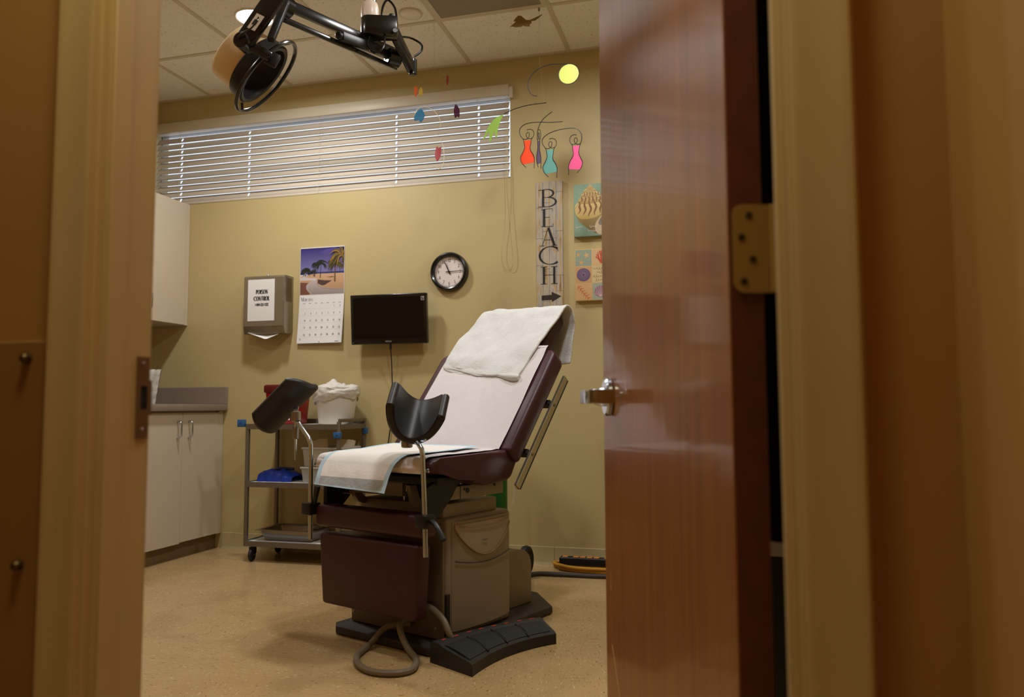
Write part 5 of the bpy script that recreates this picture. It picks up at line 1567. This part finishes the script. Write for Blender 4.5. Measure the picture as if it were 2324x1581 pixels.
eb = obj('elbow_hub', cyl(E1 + Vector((-.062, -.075, .022)), (.6, .6, -.02), .040, .06, .006, 24), M_blackgloss, s)
for dx_, dz_ in ((-.012, -.006), (.006, .01)):
    obj('elbow_screw', cyl(E1 + Vector((-.062 + dx_, -.0752 - dx_, .022 + dz_)), (-.6, -.6, .02), .005, .004, .001, 10), M_steel, eb)
obj('elbow_post', cyl(E1 + Vector((.02, .02, -.035)), (0, 0, 1), .018, .075, .004, 16), M_blackgloss, s)
K = Wp(-1.487, 2.40, 2.327)          # knuckle at the lamp end
EJ = E1 + Vector((-.035, -.015, .03))
obj('upper_arm_bar', bar(EJ + Vector((0, 0, .022)), K + Vector((-.05, 0, .028)), .026, .038, (0, 0, 1), .004), M_blackgloss, s)
obj('lower_arm_bar', bar(EJ + Vector((-.01, 0, -.040)), K + Vector((-.03, 0, -.042)), .016, .020, (0, 0, 1), .004), M_blackgloss, s)
g0 = EJ.lerp(K, .56) + Vector((0, -.01, -.022)); g1 = EJ + Vector((-.02, -.01, .012))
obj('spring_sleeve', bar(g0, g1, .034, .036, (0, 0, 1), .006), M_black, s)
obj('sleeve_cap', cyl(g0, (g0 - g1), .015, .016, .003, 14), M_black, s)
kn = obj('lamp_knuckle', cyl(K + Vector((-.02, -.03, -.004)), (.25, 1, 0), .040, .06, .006, 24), M_blackgloss, s)
# head
HC = Wp(-1.641, 2.47, 2.133) + Vector((.687, .343, -.641)) * .03        # centre of the front opening
ax = Vector((.687, .343, -.641)).normalized()
drum_prof = [(0, -.150), (.09, -.149), (.108, -.147), (.1155, -.142), (.118, -.134), (.118, -.045)]
hd_ = obj('drum_housing', lathe(drum_prof + [(.114, -.045), (.114, -.13), (.09, -.142), (0, -.143)], 44, axis_m(HC, ax)), M_cream, s)
obj('front_rim', lathe([(.1185, -.06), (.124, -.056), (.128, -.03), (.128, -.005), (.122, .0), (.110, -.004), (.110, -.02), (.1185, -.05)], 44, axis_m(HC, ax), True), M_black, s)
obj('inner_reflector', lathe([(.110, -.006), (.106, -.04), (.09, -.09), (.06, -.12), (0, -.128)], 40, axis_m(HC, ax)), mat('dark_baffle', rgb(52, 46, 50), .35, .3), s)
# ring handle on two stubs
ring_c = HC + ax * .006
q = Vector((0, 0, 1)).rotation_difference(ax)
obj('ring_handle', tb([ring_c + q @ Vector((.158 * math.cos(a), .158 * math.sin(a), 0)) for a in [2 * PI * i / 48 for i in range(48)]], .0075, 10, 0, True), M_blackgloss, s)
for a in (.9, 4.0):
    e_ = q @ Vector((math.cos(a), math.sin(a), 0))
    obj('ring_stub', tb([HC + e_ * .134 - ax * .012, ring_c + e_ * .156], .005, 8), M_black, s)
# yoke: flat arm from the knuckle to the head joint, joint, and bracket to the rim
J = Wp(-1.555, 2.25, 2.126)
ya = Wp(-1.452, 2.31, 2.335)
yk = obj('yoke_arm', bar(ya, J, .07, .02, (.3, -1, .2), .006), M_blackgloss, s)
obj('yoke_web', bar(K + Vector((.012, -.02, .0)), J + Vector((.085, .03, .012)), .026, .022, (.3, -1, .2), .006), M_black, s)
obj('head_joint', cyl(J + Vector((0, .03, 0)), (.1, -1, 0), .028, .06, .005, 24), M_blackgloss, s)
obj('head_bracket', bar(J + Vector((-.004, 0, .004)), Wp(-1.482, 2.30, 2.088), .034, .02, (.3, -1, .2), .006), M_blackgloss, s)
obj('rim_clamp', bar(Wp(-1.505, 2.31, 2.098), Wp(-1.468, 2.325, 2.08), .05, .02, (.3, -1, .2), .006), M_black, s)
dirn = (J - ya).normalized()
Mst = Matrix.Translation(ya.lerp(J, .62) + Vector((.0, -.0125, .0)))
lbq = bar(ya.lerp(J, .52) + Vector((.003, -.0115, -.001)), ya.lerp(J, .78) + Vector((.003, -.0115, -.001)), .030, .0012, (.3, -1, .2), 0)
lbl = obj('label_sticker', lbq, mat('sticker', rgb(206, 194, 172), .5), yk, smooth=0)
obj('label_block', bar(ya.lerp(J, .61) + Vector((.002, -.0125, -.001)), ya.lerp(J, .70) + Vector((.002, -.0125, -.001)), .014, .0008, (.3, -1, .2), 0), M_black, lbl, smooth=0)
obj('head_wire', tb([J + Vector((.0, -.032, .0)), J + Vector((.02, -.04, .012)), J + Vector((.055, -.04, .025)), J + Vector((.07, -.03, .055)), J + Vector((.062, -.01, .075))], .003, 8, 6), M_blackgloss, s)
# looping cables at the swivel and the elbow
obj('loop_cable', tb([Mblk @ Vector((.005, -.02, -.035)), Mblk @ Vector((.0, -.03, -.09)), Mblk @ Vector((.025, -.04, -.125)), Mblk @ Vector((.06, -.035, -.10)), Mblk @ Vector((.065, -.02, -.035))], .0048, 8, 6), M_blackgloss, s)
obj('loop_cable', tb([Mblk @ Vector((.045, .02, .035)), Mblk @ Vector((.05, .02, .10)), Mblk @ Vector((.07, .025, .135)), Mblk @ Vector((.10, .02, .10)), Mblk @ Vector((.11, .01, .04))], .0048, 8, 6), M_blackgloss, s)
obj('loop_cable', tb([E1 + Vector((-.03, -.04, .12)), E1 + Vector((.0, .03, .145)), E1 + Vector((.045, .05, .12)), E1 + Vector((.05, .045, .085)), E1 + Vector((.022, .03, .055))], .0048, 8, 6), M_blackgloss, s)

# ------------------------------------------------------------------ hanging mobiles
M_wire = mat('black_wire', rgb(24, 18, 14), .5)
M_string = mat('fine_line', rgb(140, 122, 86), .6, alpha=.3)
def enamel(nm, c): return mat(nm, c, .4)
YM = 3.868
s = thing('paper_mobile', 'hanging mobile of bright coloured dress shapes, disc and green hand', 'mobile', (-.905, YM, H))
def L2(x, z): return (x + .905, z - H)
def plate2(name, pts, m, dy=0.0, parent=s, th=.0016):
    return obj(name, prism([L2(*p) for p in pts], dy, dy + th, XZ), m, parent, smooth=0)
def wire2(name, pts, dy=0.0, parent=s, r=.0021, m=None, sm=6):
    return obj(name, tb([(L2(x, z)[0], dy, L2(x, z)[1]) for x, z in pts], r, 6, sm), m or M_wire, parent)
obj('ceiling_hook', lathe([(0, -.022), (.004, -.018), (.006, -.012), (.004, -.005), (.007, 0), (0, 0)], 12), M_steel, s)
wire2('hang_line', [(-.905, H - .02), (-.903, 2.70), (-.90, 2.66)], m=M_string, r=.0006, sm=2)
wire2('hang_line', [(-.90, 2.66), (-.88, 2.45), (-.86, 2.30)], m=M_string, r=.0005, sm=2)
plate2('bird_shape', [(-1.065, 2.888), (-1.045, 2.902), (-1.03, 2.915), (-1.045, 2.917), (-1.03, 2.935), (-1.018, 2.945), (-1.0, 2.94), (-.985, 2.925), (-.975, 2.915), (-.955, 2.912), (-.93, 2.92), (-.90, 2.93), (-.885, 2.934), (-.905, 2.918), (-.925, 2.905), (-.945, 2.905), (-.945, 2.895), (-.955, 2.888), (-.955, 2.877), (-.985, 2.882), (-.99, 2.888), (-1.0, 2.882), (-1.03, 2.882), (-1.05, 2.89)], enamel('olive_card', rgb(150, 126, 72)))
disc = plate2('disc', [(x, z) for x, z in arc(-.75, 2.597, .052, .052, 0, 360, 36)[:-1]], enamel('lime_yellow', rgb(192, 204, 88)))
wire2('disc_wire', [(x, z) for x, z in arc(-.75, 2.597, .0535, .0535, 0, 352, 40)], parent=disc, sm=0)
wire2('arm_wire', [(-.745, 2.651), (-.80, 2.655), (-.86, 2.657), (-.92, 2.637), (-.957, 2.60), (-.968, 2.56), (-.955, 2.52), (-.935, 2.502), (-.918, 2.499)])
hand_ = plate2('hand_shape', [(-1.0940, 2.4130), (-1.1353, 2.4000), (-1.1669, 2.3696), (-1.1912, 2.3305), (-1.2082, 2.2850), (-1.2009, 2.2871), (-1.1839, 2.3154), (-1.1742, 2.3284), (-1.1718, 2.3045), (-1.1718, 2.2763), (-1.1645, 2.2676), (-1.1572, 2.2980), (-1.1450, 2.3284), (-1.1402, 2.3132), (-1.1377, 2.2915), (-1.1305, 2.2915), (-1.1280, 2.3197), (-1.1207, 2.3522), (-1.1086, 2.3848)], enamel('leaf_green', rgb(140, 176, 74)), -.02)
wire2('hand_wire', [(-1.092, 2.414), (-1.04, 2.433), (-.97, 2.446), (-.91, 2.449), (-.865, 2.449)], -.02, hand_)
def dress(cx_, zt, col, nm, mirror=1, w=1.0, lean=0.0, dy=0.0):
    # hourglass dress with wire curl head and two leg wires
    R_ = [(.019, 0), (.017, -.02), (.013, -.038), (.016, -.055), (.028, -.075), (.036, -.10), (.035, -.118)]
    Lf = [(-.021, 0), (-.018, -.02), (-.016, -.036), (-.024, -.058), (-.038, -.085), (-.036, -.108), (-.026, -.125)]
    pts = [(cx_ + mirror * w * (x + lean * z), zt + z) for x, z in Lf + R_[::-1]]
    d = plate2('dress', pts, enamel(nm, col), dy)
    wire2('outline_wire', [(cx_ + mirror * w * (x + lean * z), zt + z) for x, z in [(-.026, .012)] + Lf + [(-.01, -.142)]], dy - .001, d, .0018, None, 3)
    wire2('outline_wire', [(cx_ + mirror * w * (x + lean * z), zt + z) for x, z in [(.026, .012)] + R_ + [(.034, -.15)]], dy - .001, d, .0018, None, 3)
    wire2('head_wire', [(cx_ + mirror * w * x, zt + z) for x, z in [(-.026, .010), (-.008, .006), (.006, .016), (.009, .036), (.0, .042), (-.008, .030), (-.002, .014), (.01, .008), (.026, .012), (.034, .03), (.028, .05), (.01, .058), (-.004, .055)]], dy - .001, d, .0018, None, 4)
    return d
dress(-.970, 2.268, rgb(240, 76, 34), 'orange_card')
dress(-.918, 2.272, rgb(96, 78, 106), 'violet_card', 1, .32, 0, .03)
dress(-.851, 2.208, rgb(96, 156, 146), 'teal_card', 1, 1.0)
dress(-.716, 2.216, rgb(232, 84, 140), 'pink_card', -1, .95, -.05)
wire2('link_wire', [(-.996, 2.28), (-1.01, 2.30), (-1.012, 2.33), (-.99, 2.352), (-.95, 2.36), (-.90, 2.358), (-.85, 2.352), (-.785, 2.349)])
wire2('link_wire', [(-.926, 2.284), (-.922, 2.33), (-.905, 2.37), (-.875, 2.40), (-.845, 2.418)], .03)
wire2('link_wire', [(-.877, 2.22), (-.89, 2.24), (-.892, 2.265), (-.865, 2.29), (-.82, 2.305), (-.76, 2.311), (-.715, 2.306), (-.69, 2.28), (-.686, 2.25), (-.692, 2.228)])

s = thing('fish_mobile', 'hanging mobile of small translucent coloured glass fish on white wires', 'mobile', (-1.489, 3.87, H))
def L3(x, z): return (x + 1.489, z - H)
def fish(cx_, cz_, L, W_, col, nm, rot=0.0, dy=0.0):
    pts = [(0, L / 2), (W_ * .3, L * .3), (W_ * .5, .05 * L), (W_ * .42, -.25 * L), (W_ * .3, -.5 * L), (W_ * .08, -.42 * L), (-.02 * L, -.33 * L), (-W_ * .2, -.42 * L), (-W_ * .4, -.46 * L), (-W_ * .5, -.2 * L), (-W_ * .46, .1 * L), (-W_ * .28, .33 * L)]
    c, s_ = math.cos(rot), math.sin(rot)
    pp_ = [L3(cx_ + x * c - z * s_, cz_ + x * s_ + z * c) for x, z in pts]
    return obj('glass_fish', prism(pp_, dy, dy + .004, XZ, .0012, 1), mat(nm, col, .12, alpha=.85, coat=.5), s)
fish(-1.596, 2.60, .062, .022, rgb(196, 92, 40), 'amber_glass', PI)
fish(-1.566, 2.597, .05, .024, rgb(186, 150, 60), 'yellow_glass', 0)
fish(-1.414, 2.64, .062, .014, rgb(120, 38, 24), 'brown_glass', PI)
fish(-1.572, 2.465, .075, .06, rgb(50, 120, 158), 'blue_glass', -.25)
fish(-1.361, 2.467, .08, .034, rgb(70, 14, 50), 'purple_glass', .12)
fish(-1.467, 2.243, .085, .036, rgb(176, 54, 56), 'red_glass', PI - .1)
M_ww = mat('white_wire', rgb(214, 202, 170), .4)
def w3(pts, r=.0018, m=M_ww, nm='curved_wire'): return obj(nm, tb([(L3(x, z)[0], 0.002, L3(x, z)[1]) for x, z in pts], r, 6, 6), m, s)
w3([(-1.6, 2.475), (-1.585, 2.50), (-1.55, 2.512), (-1.50, 2.49), (-1.465, 2.45), (-1.452, 2.41), (-1.455, 2.39), (-1.462, 2.386)])
w3([(-1.46, 2.325), (-1.44, 2.29), (-1.432, 2.24), (-1.435, 2.19), (-1.45, 2.165), (-1.468, 2.16), (-1.474, 2.172)])
w3([(-1.489, H), (-1.489, 2.85), (-1.488, 2.735)], .0006, M_string, 'hang_line')
w3([(-1.488, 2.735), (-1.44, 2.68), (-1.414, 2.67)], .0006, M_string, 'hang_line')
w3([(-1.488, 2.735), (-1.56, 2.66), (-1.58, 2.63)], .0006, M_string, 'hang_line')
w3([(-1.414, 2.61), (-1.38, 2.54), (-1.361, 2.507)], .0006, M_string, 'hang_line')
w3([(-1.462, 2.386), (-1.464, 2.35), (-1.46, 2.325)], .0006, M_string, 'hang_line')
